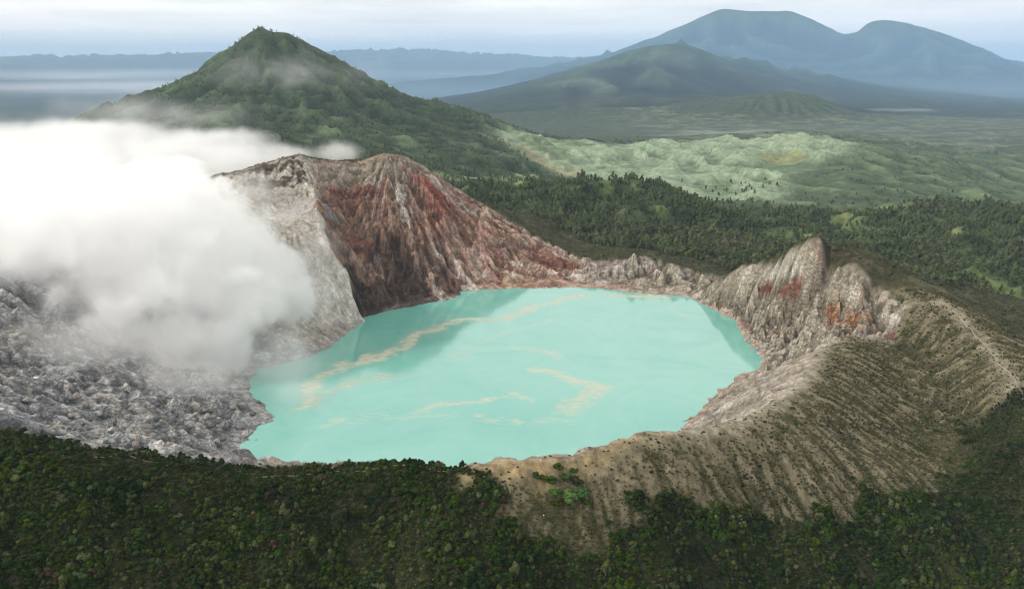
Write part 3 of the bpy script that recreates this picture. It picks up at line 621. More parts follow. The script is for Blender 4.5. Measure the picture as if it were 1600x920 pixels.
# ------------------------------------------------------------------ lake
shx = np.array([p[0] for p in shore]); shy = np.array([p[1] for p in shore])
lx = np.arange(-420, 420, 4.0); ly = np.arange(640, 1420, 4.0); LX, LY = np.meshgrid(lx, ly)
near_shore = blur(poly_mask(shore, LX, LY).astype(float), 5) > 0.01
scum = np.zeros_like(LX)
wx = LX + fbm(LX / 60, LY / 60, 4, 301) * 26; wy = LY + fbm(LX / 60, LY / 60, 4, 302) * 26
for P, w, a in [([(472, 632), (478, 606), (520, 582), (572, 560), (622, 545), (642, 526), (700, 506), (762, 496), (822, 488), (862, 470), (900, 463), (960, 460), (1000, 461), (1040, 466)], 9, 1.0),
                ([(655, 642), (700, 628), (760, 620), (800, 612), (832, 625)], 6, .75), ([(838, 578), (880, 590), (935, 607), (925, 620), (888, 638)], 11, .9), ([(820, 545), (890, 556)], 9, .5),
                ([(495, 612), (560, 600), (610, 588)], 11, .7), ([(700, 560), (760, 530), (850, 505)], 12, .3), ([(1040, 470), (1080, 500)], 6, .35), ([(520, 660), (600, 650), (680, 655)], 12, .4), ([(750, 655), (900, 660)], 9, .4)]:
    d = seg_dist([pz(u, v, 0) for u, v in P], wx, wy) / w
    scum = np.maximum(scum, a * np.exp(-d ** 2 * .6))
wm = new_mat('sulphur_water'); t = NT(wm)
out = t.n('ShaderNodeOutputMaterial'); b = t.n('ShaderNodeBsdfPrincipled', {'Roughness': 0.06, 'IOR': 1.95})
geo = t.n('ShaderNodeNewGeometry').outputs['Position']
sc = t.n('ShaderNodeAttribute', attribute_name='scum').outputs['Fac']
st = t.n('ShaderNodeVectorMath', {0: geo, 1: (1.0, 2.2, 1.0)}, operation='MULTIPLY').outputs[0]
n1 = t.n('ShaderNodeTexNoise', {'Vector': st, 'Scale': 0.034, 'Detail': 10.0, 'Roughness': 0.66, 'Distortion': 1.6}).outputs[0]
n2 = t.n('ShaderNodeTexNoise', {'Vector': geo, 'Scale': 0.007, 'Detail': 5.0, 'Roughness': .6, 'Distortion': 2.5}).outputs[0]
k = t.rng(t.math('ADD', t.math('MULTIPLY', sc, 1.25), t.math('MULTIPLY', t.math('SUBTRACT', n1, .5), 3.6)), .2, 1.9)
k = t.math('MULTIPLY', k, t.rng(sc, .02, .3))
wc = t.mix(t.rng(n2, 0.3, 0.7), (.115, .375, .32, 1), (.165, .415, .355, 1))
wc = t.mix(k, wc, (.48, .42, .285, 1))
nb = t.n('ShaderNodeTexNoise', {'Vector': geo, 'Scale': 0.25, 'Detail': 4.0}).outputs[0]
bp = t.n('ShaderNodeBump', {'Height': nb, 'Strength': 0.12, 'Distance': 0.5})
t.t.links.new(wc, b.inputs['Base Color']); t.t.links.new(bp.outputs[0], b.inputs['Normal']); t.t.links.new(t.rng(k, 0, 1, .06, .5), b.inputs['Roughness']); t.t.links.new(b.outputs[0], out.inputs[0])
fm = near_shore[:-1, :-1]
lake = tag(grid_mesh('lake_water', LX, LY, np.zeros_like(LX), wm, {'scum': scum}, fm), 'opaque turquoise crater lake with pale sulphur streaks', kind='structure')

# ------------------------------------------------------------------ hills and green cone (16 m grid)
H = Grid(-4600, 5600, -80, 8700, 16.0, 2)
X2, Y2, B2 = H.X, H.Y, H.B
PC = np.array(py(404, 37, 4500)); cr = np.hypot(X2 - PC[0], Y2 - PC[1]); ca = np.arctan2(X2 - PC[0], -(Y2 - PC[1]))
conem = 1 - sstep(cr + fbm(X2 / 500, Y2 / 500, 3, 401) * 260, 1500, 2000)
wv = fbm(X2 / 380, Y2 / 380, 4, 403)
cg = ridged(ca * 3.2 + wv * .55, cr / 1500, 4, 405) - .9
cg2 = ridged(ca * 7.5 + wv * .9, cr / 900, 3, 406) - .8
D2 = conem * (cg2 * 20 * sstep(cr, 200, 900) + cg * 52 * sstep(cr, 80, 700) + fbm(X2 / 160, Y2 / 160, 5, 407) * 14)
grass_poly = [py(*p)[:2] for p in [(760, 202, 4300), (880, 212, 5000), (1000, 226, 5200), (1130, 222, 5400), (1260, 215, 5400), (1340, 220, 4700), (1330, 250, 4100), (1250, 262, 3900), (1235, 310, 3150), (1100, 325, 2800), (1000, 300, 3200), (930, 290, 3380), (860, 268, 3650), (820, 240, 4000)]]
grassm = blur(poly_mask(grass_poly, X2, Y2).astype(float), 3)
hg = ridged(X2 / 360 + wv * .7 + Y2 / 900, Y2 / 800 + wv * .3, 3, 411, .4) - .9
D2 += (1 - conem) * sstep(Y2, 2500, 3200) * (hg * 48 * (0.5 + .6 * grassm) + fbm(X2 / 150, Y2 / 150, 4, 413) * (10 - 6 * grassm)) * (1 - .75 * sstep(Y2, 5400, 6600))
nearh = (1 - sstep(Y2, 2500, 3000))
D2 += nearh * (1 - conem) * ((ridged(X2 / 300 + wv * .5, Y2 / 330, 4, 421) - .9) * 34 + fbm(X2 / 80, Y2 / 80, 4, 423) * 7)
spd = seg_dist([py(770, 205, 4250), py(830, 236, 4050), py(870, 262, 3750), py(930, 284, 3450)], X2, Y2)
Z2 = B2 + D2
k1 = Y2[:, 0] > 1500
z2e, acc2 = erode(Z2[k1], 16.0, np.ones_like(Z2[k1]) * (.3 + .7 * conem[k1] - .18 * (Y2[k1] > 3000) * (1 - conem[k1])), 6, 40000, 46, 5, cap=6.0)
acc2f = np.zeros_like(Z2); acc2f[k1] = np.clip(np.log1p(acc2) - .4, 0, 2); Z2[k1] = lerp(Z2[k1], z2e, sstep(Y2[k1], 1560, 1800))
cut2 = np.clip(-(Z2 - blur(Z2, 3)) / 8.0, -1, 1)
# under the fine crater grid this coarser sheet stays below it
inner = (X2 > -820) & (X2 < 900) & (Y2 < 1760)
edge = np.minimum.reduce([X2 + 820, 900 - X2, 1760 - Y2])
Z2b = np.where(inner, Z2 - 60 * sstep(edge, 8, 60), Z2); H.Z = Z2
FOREST, GRASS, DRY = colr(.034, .050, .022), colr(.22, .285, .18), colr(.29, .28, .20)
c2 = np.empty(X2.shape + (3,)); c2[:] = FOREST
def paint2(m, c):
    global c2
    c2 = c2 * (1 - m[..., None]) + np.asarray(c) * m[..., None]
m1 = fbm(X2 / 220, Y2 / 220, 5, 431); m2 = fbm(X2 / 60, Y2 / 60, 4, 433)
paint2(sstep(m2 + m1 * .5, .1, .6) * .6, colr(.055, .078, .034))
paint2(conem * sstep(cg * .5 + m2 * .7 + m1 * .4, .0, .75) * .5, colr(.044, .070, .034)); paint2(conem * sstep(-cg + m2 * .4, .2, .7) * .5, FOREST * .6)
lit_l = conem * sstep(-np.sin(ca) , .2, .9) * sstep(m2 + m1, -.1, .4) * (1 - sstep(cr, 900, 1300))  # sunlit left flank of the cone, put into the vegetation colour
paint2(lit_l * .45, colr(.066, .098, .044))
paint2(np.clip(grassm * (1.05 + m1 * .8), 0, 1), GRASS * .95); paint2(grassm * sstep(m1 + m2 * .3, .1, .6) * .45, DRY * .95); paint2(grassm * sstep(-hg - m2 * .4, .1, .6) * .65, colr(.075, .11, .045))
paint2(np.exp(-(spd / 60) ** 2) * .85, colr(.24, .22, .13))
rh = py(1225, 150, 8500); rhm = 1 - sstep(np.hypot((X2 - rh[0]) / 1.5, Y2 - rh[1]), 650, 900)
vf = (1 - rhm) * sstep(Y2, 4700, 5600) * (1 - grassm) * (1 - conem) * sstep(X2, 600, 1500)
paint2(vf * sstep(m1 + m2 * .3, .0, .35) * .75, colr(.10, .125, .068)); paint2(vf * sstep(fbm(X2 / 300, Y2 / 130, 4, 437), .1, .3) * .5, colr(.12, .125, .07))
rv = (1 - grassm) * (1 - conem) * sstep(X2, 500, 900) * sstep(Y2, 2200, 2400) * (1 - sstep(Y2, 4600, 5400)); paint2(rv * .85, colr(.058, .082, .042)); paint2(rv * sstep(m1 + m2 * .4, .0, .4) * .7, colr(.092, .122, .06)); paint2(rv * sstep(-m1 + m2 * .5, .2, .5) * .6, colr(.045, .062, .032))
md = (1 - grassm) * sstep(Y2, 2300, 2700) * (1 - sstep(Y2, 3500, 4200)) * sstep(m1, .12, .3)
paint2(md * .6, colr(.09, .125, .06))
for P, w, c in [([(1205, 247), (1225, 248), (1240, 252)], 70, colr(.20, .22, .10)), ([(705, 277), (735, 279)], 60, colr(.15, .20, .08)), ([(800, 284), (840, 280)], 50, colr(.15, .20, .08))]:
    W3 = [H.cast(u, v, Z2, 6500) for u, v in P]
    paint2(np.clip(sstep(1.2 - seg_dist(W3, X2, Y2) / w + m2 * .6, 0, .4), 0, 1), c)
nf = nearh * (1 - conem); paint2(nf * sstep(m1 + m2 * .6, .0, .5) * .8, colr(.10, .135, .045)); paint2(nf * sstep(m2 - m1 * .3, .3, .6) * .5, colr(.13, .12, .06))
c2 *= (1 - (.35 - .2 * grassm) * sstep(cut2, .1, .8) + (.35 - .25 * grassm) * sstep(-cut2, .1, .8))[..., None]
c2 *= (1 + .3 * m2)[..., None]; c2 = np.clip(c2, .01, .5)
hm = ground_mat('hill_vegetation', 24.0, 7.0, flow=False, contrast=.45)
fmask_c = (conem > .5)[:-1, :-1]
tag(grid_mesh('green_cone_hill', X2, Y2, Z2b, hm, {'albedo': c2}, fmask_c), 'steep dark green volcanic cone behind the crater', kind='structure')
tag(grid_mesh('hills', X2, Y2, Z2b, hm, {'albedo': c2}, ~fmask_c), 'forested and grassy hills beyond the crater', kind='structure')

# ------------------------------------------------------------------ far mountains and plain (110 m grid)
K = Grid(-34000, 34000, 8300, 49000, 110.0, 1)
X3, Y3, B3 = K.X, K.Y, K.B
w3 = fbm(X3 / 2600, Y3 / 2600, 4, 501)
high = sstep(B3, -150, 500)
fg = ridged(X3 / 1500 + w3 * .6, Y3 / 1500, 5, 503) - .9
rl = np.minimum.reduce([seg_dist(twin_a[::2], X3, Y3), seg_dist(twin_b[::2], X3, Y3), seg_dist(blue_a[::2], X3, Y3)])
hk = .12 + .88 * sstep(rl, 100, 1500)
Z3 = B3 + high * hk * fg * 290 * (1 - .6 * sstep(B3, 900, 1500)) + (1 - high) * (fbm(X3 / 1500, Y3 / 1500, 5, 507) * 45) + fbm(X3 / 500, Y3 / 500, 4, 509) * (10 + 25 * high) * np.maximum(hk, .45)
z3e, acc3 = erode(Z3, 110.0, np.clip(hk * high, 0, 1), 5, 36000, 36, 7, cap=6.0); Z3 = .75 * z3e + .25 * blur(z3e, 1)
cut3 = np.clip(-(Z3 - blur(Z3, 3)) / 40.0, -1, 1)
Z3 = np.where((Y3 < 8700) & (X3 > -4600) & (X3 < 5600), Z3 - 60 * (1 - sstep(Y3, 8500, 8700)), Z3)
c3 = np.empty(X3.shape + (3,)); c3[:] = FOREST
n3 = fbm(X3 / 900, Y3 / 900, 5, 511); n4 = fbm(X3 / 300, Y3 / 300, 4, 513)
t3 = (sstep(n3 + n4 * .5, .1, .5) * (1 - high) * .7 * sstep(np.hypot((X3 - rh[0]) / 1.5, Y3 - rh[1]), 650, 950))[..., None]
c3 = c3 * (1 - t3) + colr(.085, .10, .055) * t3
t3 = (high * sstep(n4 - fg * .2, -.1, .5) * .5)[..., None]; c3 = c3 * (1 - t3) + colr(.05, .07, .035) * t3
c3 *= np.array([.62, .62, .8]); c3 *= (1 - .55 * sstep(cut3, 0, .7) + 1.3 * sstep(-cut3, 0, .7))[..., None]  # ridge light and valley shade painted into the colour of the far land
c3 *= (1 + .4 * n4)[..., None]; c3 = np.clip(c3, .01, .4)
far_m = ground_mat('far_vegetation', 120.0, 30.0, flow=False, contrast=.4)
mt = (X3 > 800) & (X3 < 16000) & (Y3 > 15800) & (Y3 < 26000) & (B3 > 60)
bh = (X3 > -1600) & (X3 < 4600) & (Y3 > 8700) & (Y3 < 13500) & (B3 > -60) & (Y3 - X3 * .15 > 8700)
rg = (Y3 > 39000)
a_, b_, r_ = mt[:-1, :-1], bh[:-1, :-1], rg[:-1, :-1]
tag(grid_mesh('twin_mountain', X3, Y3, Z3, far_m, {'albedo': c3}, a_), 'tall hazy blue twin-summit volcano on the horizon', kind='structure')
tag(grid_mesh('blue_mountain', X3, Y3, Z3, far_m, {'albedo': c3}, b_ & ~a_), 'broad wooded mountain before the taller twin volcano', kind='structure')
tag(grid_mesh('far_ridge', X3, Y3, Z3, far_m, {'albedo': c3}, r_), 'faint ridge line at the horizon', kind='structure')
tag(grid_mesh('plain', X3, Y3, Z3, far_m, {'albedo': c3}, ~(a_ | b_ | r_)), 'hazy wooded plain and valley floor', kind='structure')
# the land outside these grids, reaching to the horizon all round
gm = bpy.data.meshes.new('ground'); bm = bmesh.new()
vs = [bm.verts.new(p) for p in [(-90000, -30000, -560), (90000, -30000, -560), (90000, 100000, -560), (-90000, 100000, -560)]]; bm.faces.new(vs); bm.to_mesh(gm); bm.free()
gm.materials.append(plain_mat('ground_vegetation', (.035, .05, .026), (.07, .085, .04), .002, bump=5))
tag(link(bpy.data.objects.new('ground', gm)), 'lowland reaching to the horizon', kind='structure')

# ------------------------------------------------------------------ vegetation prototypes
M_LEAF = leaf_mat('forest_leaves', (.006, .014, .002), (.035, .060, .008))
M_OLIVE = leaf_mat('olive_leaves', (.026, .038, .011), (.085, .108, .036))
M_BRIGHT = leaf_mat('bright_leaves', (.022, .060, .011), (.050, .120, .022))
M_SCRUB = leaf_mat('scrub_leaves', (.028, .034, .012), (.085, .088, .036))
M_RUST = leaf_mat('rusty_leaves', (.030, .024, .012), (.058, .046, .022))
M_CAS = leaf_mat('casuarina_leaves', (.026, .040, .016), (.110, .135, .060))
M_BARK = plain_mat('bark', (.10, .08, .06), (.19, .16, .12), 3.0)
M_GREYBARK = plain_mat('pale_bark', (.22, .20, .17), (.36, .33, .28), 3.0)

def ico(sub):
    bm = bmesh.new(); bmesh.ops.create_icosphere(bm, subdivisions=sub, radius=1.0)
    v = np.array([x.co[:] for x in bm.verts]); f = [[q.index for q in p.verts] for p in bm.faces]; bm.free(); return v, np.array(f)
ICO1, ICO2 = ico(1), ico(2)
class MB:
    def __init__(s): s.v = []; s.f = []; s.n = 0
    def add(s, v, f):
        s.v.append(np.asarray(v, float)); s.f += [[int(i) + s.n for i in q] for q in f]; s.n += len(v)
    def lump(s, c, r, rs, which=ICO1, jit=.22):
        v, f = which; k = 1 + rs.uniform(-jit, jit, len(v)); s.add(v * k[:, None] * np.asarray(r) + np.asarray(c), f)
    def leaves(s, c, r, n, size, rs, up=.3):
        d = rs.normal(size=(n, 3)); d /= np.linalg.norm(d, axis=1)[:, None]; d[:, 2] = np.abs(d[:, 2]) * (1 - up) + d[:, 2] * up
        p = np.asarray(c) + d * np.asarray(r) * rs.uniform(.92, 1.16, (n, 1))
        a = rs.normal(size=(n, 3)); a /= np.linalg.norm(a, axis=1)[:, None]; b = np.cross(a, d); b /= np.linalg.norm(b, axis=1)[:, None] + 1e-6
        q = size * rs.uniform(.6, 1.3, (n, 1))
        v = np.stack([p - a * q, p + b * q * .6, p + a * q, p - b * q * .6], 1).reshape(-1, 3)
        s.add(v, np.arange(4 * n).reshape(n, 4))
    def tube(s, p0, p1, r0, r1, k=6):
        p0, p1 = np.asarray(p0, float), np.asarray(p1, float); d = p1 - p0; d /= np.linalg.norm(d) + 1e-9
        a = np.cross(d, (0.3, .9, .1)); a /= np.linalg.norm(a); b = np.cross(d, a)
        an = np.arange(k) / k * 2 * np.pi; ci = np.cos(an)[:, None] * a + np.sin(an)[:, None] * b
        s.add(np.concatenate([p0 + ci * r0, p1 + ci * r1]), [[i, (i + 1) % k, k + (i + 1) % k, k + i] for i in range(k)] + [list(range(k, 2 * k))])
    def mesh(s, name, mats, midx=None):
        me = bpy.data.meshes.new(name); me.from_pydata(np.concatenate(s.v).tolist(), [], s.f); 
        for m in mats: me.materials.append(m)
        if midx is not None: me.polygons.foreach_set('material_index', np.asarray(midx, np.int32))
        me.update(); return me
def broad_crown(seed, wide=1.0, tall=1.0, lumps=9, leaves=46):
    """crown of radius about 1, its foot at z .5: lobes of different size with leaf tufts standing off them"""
    rs = np.random.default_rng(seed); m = MB()
    for i in range(lumps):
        a = rs.uniform(0, 6.28); q = rs.uniform(.1, .72) if i else 0; r = rs.uniform(.26, .46) * (1.15 - .35 * q)
        c = (math.cos(a) * q * wide, math.sin(a) * q * wide, (1.05 + rs.uniform(-.25, .5) * (1 - q) - .35 * q) * tall)
        m.lump(c, (r * wide, r * wide, r * .85 * tall), rs, ICO1, .25)
        m.leaves(c, (r * wide, r * wide, r * .85 * tall), leaves, .12, rs)
    return m
def trunk_mb(seed, h=1.0):
    rs = np.random.default_rng(seed); m = MB()
    top = (rs.uniform(-.1, .1), rs.uniform(-.1, .1), h * .75); m.tube((0, 0, -.35), top, .10, .06)
    for i in range(4):
        a = i * 1.6 + rs.uniform(0, .6); z = rs.uniform(.45, .7) * h
        m.tube((0, 0, z), (math.cos(a) * .45, math.sin(a) * .45, z + rs.uniform(.25, .45)), .05, .02, 5)
    return m
def join_mb(a, b):
    m = MB(); 
    for s_ in (a, b): m.add(np.concatenate(s_.v), s_.f)
    return m, [0] * len(a.f) + [1] * len(b.f)
def casuarina(seed):
    """tall thin-topped tree, height about 1"""
    rs = np.random.default_rng(seed); m = MB(); h0 = rs.uniform(.2, .32)
    for i in range(7):
        z = h0 + (.93 - h0) * i / 6.0; q = .25 * math.sqrt(max(.12, 1 - ((z - .5) / .55) ** 2)) * rs.uniform(.75, 1.3); a = rs.uniform(0, 6.28); o = q * rs.uniform(.1, .7)
        c = (math.cos(a) * o, math.sin(a) * o, z); r = (q * .8, q * .8, .11)
        m.lump(c, r, rs, ICO1, .35); m.leaves(c, r, 14, .05, rs)
    t_ = MB(); t_.tube((0, 0, -.12), (0, 0, .75), .018, .008, 5)
    return m, t_
def bush(seed, n=4, leaves=22):
    rs = np.random.default_rng(seed); m = MB()
    for i in range(n):
        a = rs.uniform(0, 6.28); q = rs.uniform(.15, .6) if i else 0; r = rs.uniform(.35, .6)
        c = (math.cos(a) * q, math.sin(a) * q, r * .55); m.lump(c, (r, r, r * .8), rs, ICO1, .3); m.leaves(c, (r, r, r * .8), leaves, .17, rs)
    return m

SPECIES = []        # (crown mesh, trunk mesh, description)
for sd, w, tl, mt_, ds in [(1, 1, 1, M_LEAF, 'd'), (2, 1.05, .9, M_LEAF, 'd'), (3, .92, 1.15, M_LEAF, 'd'), (4, 1.1, .8, M_LEAF, 'd'), (5, .85, 1.3, M_OLIVE, 'o'), (6, .95, 1.05, M_OLIVE, 'o'), (7, 1.0, .85, M_RUST, 'r'), (8, 1.0, 1.0, M_LEAF, 'd')]:
    SPECIES.append((broad_crown(sd, w, tl).mesh('crown', [mt_]), trunk_mb(sd + 50, tl).mesh('trunk', [M_BARK]), ds, mt_, sd, w, tl))
def proto_coll(name, meshes):
    c = bpy.data.collections.new(name)
    for i, me in enumerate(meshes):
        o = bpy.data.objects.new('%s_%02d' % (name, i), me); c.objects.link(o)
    return c
tree_meshes = []
for cr_, tr_, ds, mt_, sd, w, tl in SPECIES:
    m, mi = join_mb(broad_crown(sd, w, tl), trunk_mb(sd + 50, tl)); tree_meshes.append(m.mesh('forest_tree', [mt_, M_BARK], mi))
COL_TREE = proto_coll('forest_tree_kinds', tree_meshes)
cas_meshes = []
for sd in range(6):
    a_m, b_m = casuarina(80 + sd); m, mi = join_mb(a_m, b_m); cas_meshes.append(m.mesh('casuarina', [M_CAS, M_GREYBARK], mi))
COL_CAS = proto_coll('casuarina_kinds', cas_meshes)
bush_meshes = [bush(120 + i).mesh('bush', [M_SCRUB if i < 4 else (M_LEAF if i < 5 else M_RUST)]) for i in range(6)]
COL_BUSH = proto_coll('bush_kinds', bush_meshes)

def scatter_object(name, label, P, scl, idx, coll, zscale=None):
    """uncountable vegetation: one object, its plants instanced on its points"""
    me = bpy.data.meshes.new(name); me.vertices.add(len(P)); me.vertices.foreach_set('co', P.astype(np.float32).ravel())
    rr = np.random.default_rng(len(P))
    rot = np.stack([rr.normal(0, .07, len(P)), rr.normal(0, .07, len(P)), rr.uniform(0, 6.283, len(P))], -1)
    sv = np.stack([scl, scl, scl * (zscale if zscale is not None else rr.uniform(.8, 1.2, len(P)))], -1)
    at = me.attributes.new('rot', 'FLOAT_VECTOR', 'POINT'); at.data.foreach_set('vector', rot.astype(np.float32).ravel())
    at = me.attributes.new('scl', 'FLOAT_VECTOR', 'POINT'); at.data.foreach_set('vector', sv.astype(np.float32).ravel())
    at = me.attributes.new('idx', 'INT', 'POINT'); at.data.foreach_set('value', idx.astype(np.int32))
    o = link(bpy.data.objects.new(name, me)); tag(o, label, kind='stuff')
    ng = bpy.data.node_groups.new(name + '_plants', 'GeometryNodeTree')
    ng.interface.new_socket('Geometry', in_out='INPUT', socket_type='NodeSocketGeometry'); ng.interface.new_socket('Geometry', in_out='OUTPUT', socket_type='NodeSocketGeometry')
    N, L = ng.nodes, ng.links
    gi, go = N.new('NodeGroupInput'), N.new('NodeGroupOutput'); ip = N.new('GeometryNodeInstanceOnPoints'); ci = N.new('GeometryNodeCollectionInfo')
    ci.inputs['Collection'].default_value = coll; ci.inputs['Separate Children'].default_value = True; ci.inputs['Reset Children'].default_value = True
    def na(nm, ty):
        q = N.new('GeometryNodeInputNamedAttribute'); q.data_type = ty; q.inputs['Name'].default_value = nm; return q.outputs['Attribute']
    L.new(gi.outputs[0], ip.inputs['Points']); L.new(ci.outputs[0], ip.inputs['Instance']); ip.inputs['Pick Instance'].default_value = True
    L.new(na('idx', 'INT'), ip.inputs['Instance Index']); L.new(na('rot', 'FLOAT_VECTOR'), ip.inputs['Rotation']); L.new(na('scl', 'FLOAT_VECTOR'), ip.inputs['Scale'])
    L.new(ip.outputs[0], go.inputs[0])
    md_ = o.modifiers.new('plants', 'NODES'); md_.node_group = ng
    return o
def jgrid(x0, x1, y0, y1, st, rs, keep=1.0):
    xs, ys = np.meshgrid(np.arange(x0, x1, st), np.arange(y0, y1, st)); xs = xs.ravel(); ys = ys.ravel()
    xs = xs + rs.uniform(-.48, .48, len(xs)) * st; ys = ys + rs.uniform(-.48, .48, len(ys)) * st
    k = rs.random(len(xs)) < keep; return xs[k], ys[k]
def in_view(x, y, z, mx=220, my=120):
    u, v, d = project(x, y, z); return (u > -mx) & (u < 1600 + mx) & (v < 920 + my) & (d > 10)
GS = lambda A_, x, y: bilinear(A_, G.x0, G.y0, G.st, x, y)

# --- forest on the outer slope below the camera
rs = np.random.default_rng(21)
x, y = jgrid(-700, 860, 300, 900, 3.1, rs, .95)
fm_ = GS(fo_m, x, y); z = G.at(x, y)
cl = fbm(x / 38, y / 38, 4, 601) * .7 + fbm(GS(so, x, y) / 26, GS(rad, x, y) / 110, 3, 603) * .8
k = (fm_ > .5) & in_view(x, y, z) & (rs.random(len(x)) > .06 + .25 * (cl < -.30))
x, y, z, cl = x[k], y[k], z[k], cl[k]
dk = sstep(x, 330, 420) * (y > 560)                                   # low dark shrubs in the gully mouth
size = rs.lognormal(0, .36, len(x)) * (2.25 + 1.7 * np.clip(cl, -.6, .9)) * (1 - .35 * dk); size = np.clip(size, .9, 5.2)
cd = seg_dist(near_rim, x, y); size *= .55 + .45 * sstep(cd, 5, 30)
pick = rs.random(len(x)) + .25 * fbm(x / 60, y / 60, 3, 605)
kind = np.where(pick < .70, rs.integers(0, 4, len(x)), np.where(pick < .84, rs.integers(4, 6, len(x)), np.where(pick < .87, 6, 7)))
zs = rs.uniform(.8, 1.25, len(x))
u, v, d = project(x, y, z + size)
inframe = (u > 6) & (u < 1594) & (v < 915)
order = np.argsort(-(size / d) * inframe)[:300]
solo = np.zeros(len(x), bool); solo[order] = True
P = np.stack([x, y, z - size * .25], -1)
scatter_object('forest', 'dense dark green forest canopy on the near outer slope', P[~solo], size[~solo], kind[~solo], COL_TREE, zs[~solo])
SHAPE = {0: 'dark green round-crowned tree in the dense forest below the near crater rim', 1: 'dark green tree with a broad wide crown in the forest below the near crater rim', 2: 'dark green tree with a tall narrow crown in the forest below the near crater rim', 3: 'dark green tree with a low flat spreading crown in the forest below the near rim', 7: 'dark green tree with a dense domed crown in the forest below the near rim', 4: 'pale olive-grey tall narrow tree standing out in the forest below the near rim', 5: 'pale olive-grey rounded tree standing out in the forest below the near rim', 6: 'rusty brown crowned tree in the forest below the near rim'}
LBL = {'d': 'dark green round-crowned tree in the dense forest below the near crater rim', 'o': 'pale olive-grey crowned tree standing out in the forest below the near rim', 'r': 'rusty brown crowned tree in the forest below the near rim'}
for i in np.nonzero(solo)[0]:
    cm, tm, ds = SPECIES[kind[i]][:3]
    e = link(bpy.data.objects.new('forest_tree', None)); e.location = P[i]; e.rotation_euler = (0, 0, rs.uniform(0, 6.28)); e.scale = (size[i], size[i], size[i] * zs[i]); e.empty_display_size = .5
    tag(e, SHAPE[int(kind[i])], 'tree', {'d': 'dark green forest trees below the near rim', 'o': 'olive-grey forest trees below the near rim', 'r': 'rusty forest trees below the near rim'}[ds])
    for nm, me in (('crown', cm), ('trunk', tm)):
        c = link(bpy.data.objects.new(nm, me)); c.parent = e

# undergrowth between the trees
x, y = jgrid(-700, 860, 300, 900, 2.4, rs, .9); fm_ = GS(fo_m, x, y); z = G.at(x, y); k = (fm_ > .3) & in_view(x, y, z)
scatter_object('undergrowth', 'leafy undergrowth between the trees of the near slope', np.stack([x[k], y[k], z[k] - .2], -1), np.clip(rs.lognormal(.2, .35, int(k.sum())), .6, 2.4), rs.choice(6, int(k.sum()), p=[.05, .05, .05, .05, .7, .10]), COL_BUSH)
# --- scrub on the dry outer slope and on the shoulders behind the rim
x, y = jgrid(-120, 860, 480, 1040, 1.9, rs)
fm_ = GS(fo_m, x, y); z = G.at(x, y); ex = GS(ext * front, x, y); go_ = GS(g_out, x, y); n_ = GS(nz1, x, y); cd = GS(crest_d, x, y); sdd = GS(sand_d, x, y)
prob = .72 + .3 * GS(cut, x, y) + .35 * np.clip(-go_, -.5, .6) + .5 * n_; prob *= .08 + .92 * sstep(cd, 8, 45); prob *= .12 + .88 * sstep(sdd, 10, 20); prob *= 1 - .7 * np.exp(-(GS(trail_d, x, y) / 9) ** 2)
k = (fm_ < .5) & (ex > .7) & in_view(x, y, z) & (rs.random(len(x)) < prob)
x, y, z = x[k], y[k], z[k]
scl = np.clip(rs.lognormal(0, .38, len(x)) * .98, .35, 2.4)
scatter_object('scrub', 'low dry scrub in gully lines on the brown outer slope', np.stack([x, y, z - .1], -1), scl, rs.choice(6, len(x), p=[.24, .22, .2, .18, .06, .10]), COL_BUSH)
x, y = jgrid(-820, 890, 980, 1755, 5.0, rs)
z = G.at(x, y); bk_ = GS(bk, x, y); n_ = GS(nz1, x, y)
k = (bk_ > .8) & in_view(x, y, z, 60, 0) & (rs.random(len(x)) < .55 + .6 * n_)
x, y, z = x[k], y[k], z[k]
scatter_object('rim_scrub', 'dark scrub on the outer flanks behind the crater rim', np.stack([x, y, z - .2], -1), np.clip(rs.lognormal(.3, .4, len(x)), .6, 3.2), rs.choice(6, len(x), p=[.2, .2, .15, .1, .25, .10]), COL_BUSH)

# --- thin casuarina woods on the hills and on the cone
def hz(x, y):
    inn_ = (x > -800) & (x < 880) & (y < 1740); return np.where(inn_, G.at(x, y), H.at(x, y))
HS = lambda A_, x, y: bilinear(A_, H.x0, H.y0, H.st, x, y)
allP, allS, allI = [], [], []
for (x0, x1, y0, y1, st, h0, keep) in [(-900, 2200, 1000, 2300, 7.5, 13, .8), (-1400, 2600, 2300, 3300, 11, 11, .7), (-2600, 3200, 3300, 5600, 20, 11, .7)]:
    x, y = jgrid(x0, x1, y0, y1, st, rs, keep); z = hz(x, y)
    gm_ = HS(grassm, x, y); n_ = HS(m1, x, y); n2_ = HS(m2, x, y)
    inn_ = (x > -800) & (x < 890) & (y < 1750)
    k = in_view(x, y, z, 60, 0) & (rs.random(len(x)) < 1 - .85 * sstep(x - .15 * (y - 2300), 500, 800) * sstep(y, 2200, 2350)) & (gm_ < .35) & (HS(md, x, y) < .4) & (rs.random(len(x)) < .52 - .7 * n_ - .6 * n2_)
    k &= ~inn_ | ((GS(bk, x, y) > .9) & (np.minimum(seg_dist(red_rim, x, y), np.minimum(seg_dist(far_low, x, y), seg_dist(peak, x, y))) > 70 + 160 * sstep(-x, -150, 50)) & ((x < 420) | (y > 1330)))
    x, y, z = x[k], y[k], z[k]
    allP.append(np.stack([x, y, z - .5], -1)); allS.append(np.clip(rs.lognormal(0, .25, len(x)), .5, 1.6) * h0); allI.append(rs.integers(0, 6, len(x)))
scatter_object('hill_forest', 'thin-crowned woodland on the hills behind the crater', np.concatenate(allP), np.concatenate(allS), np.concatenate(allI), COL_CAS, None)

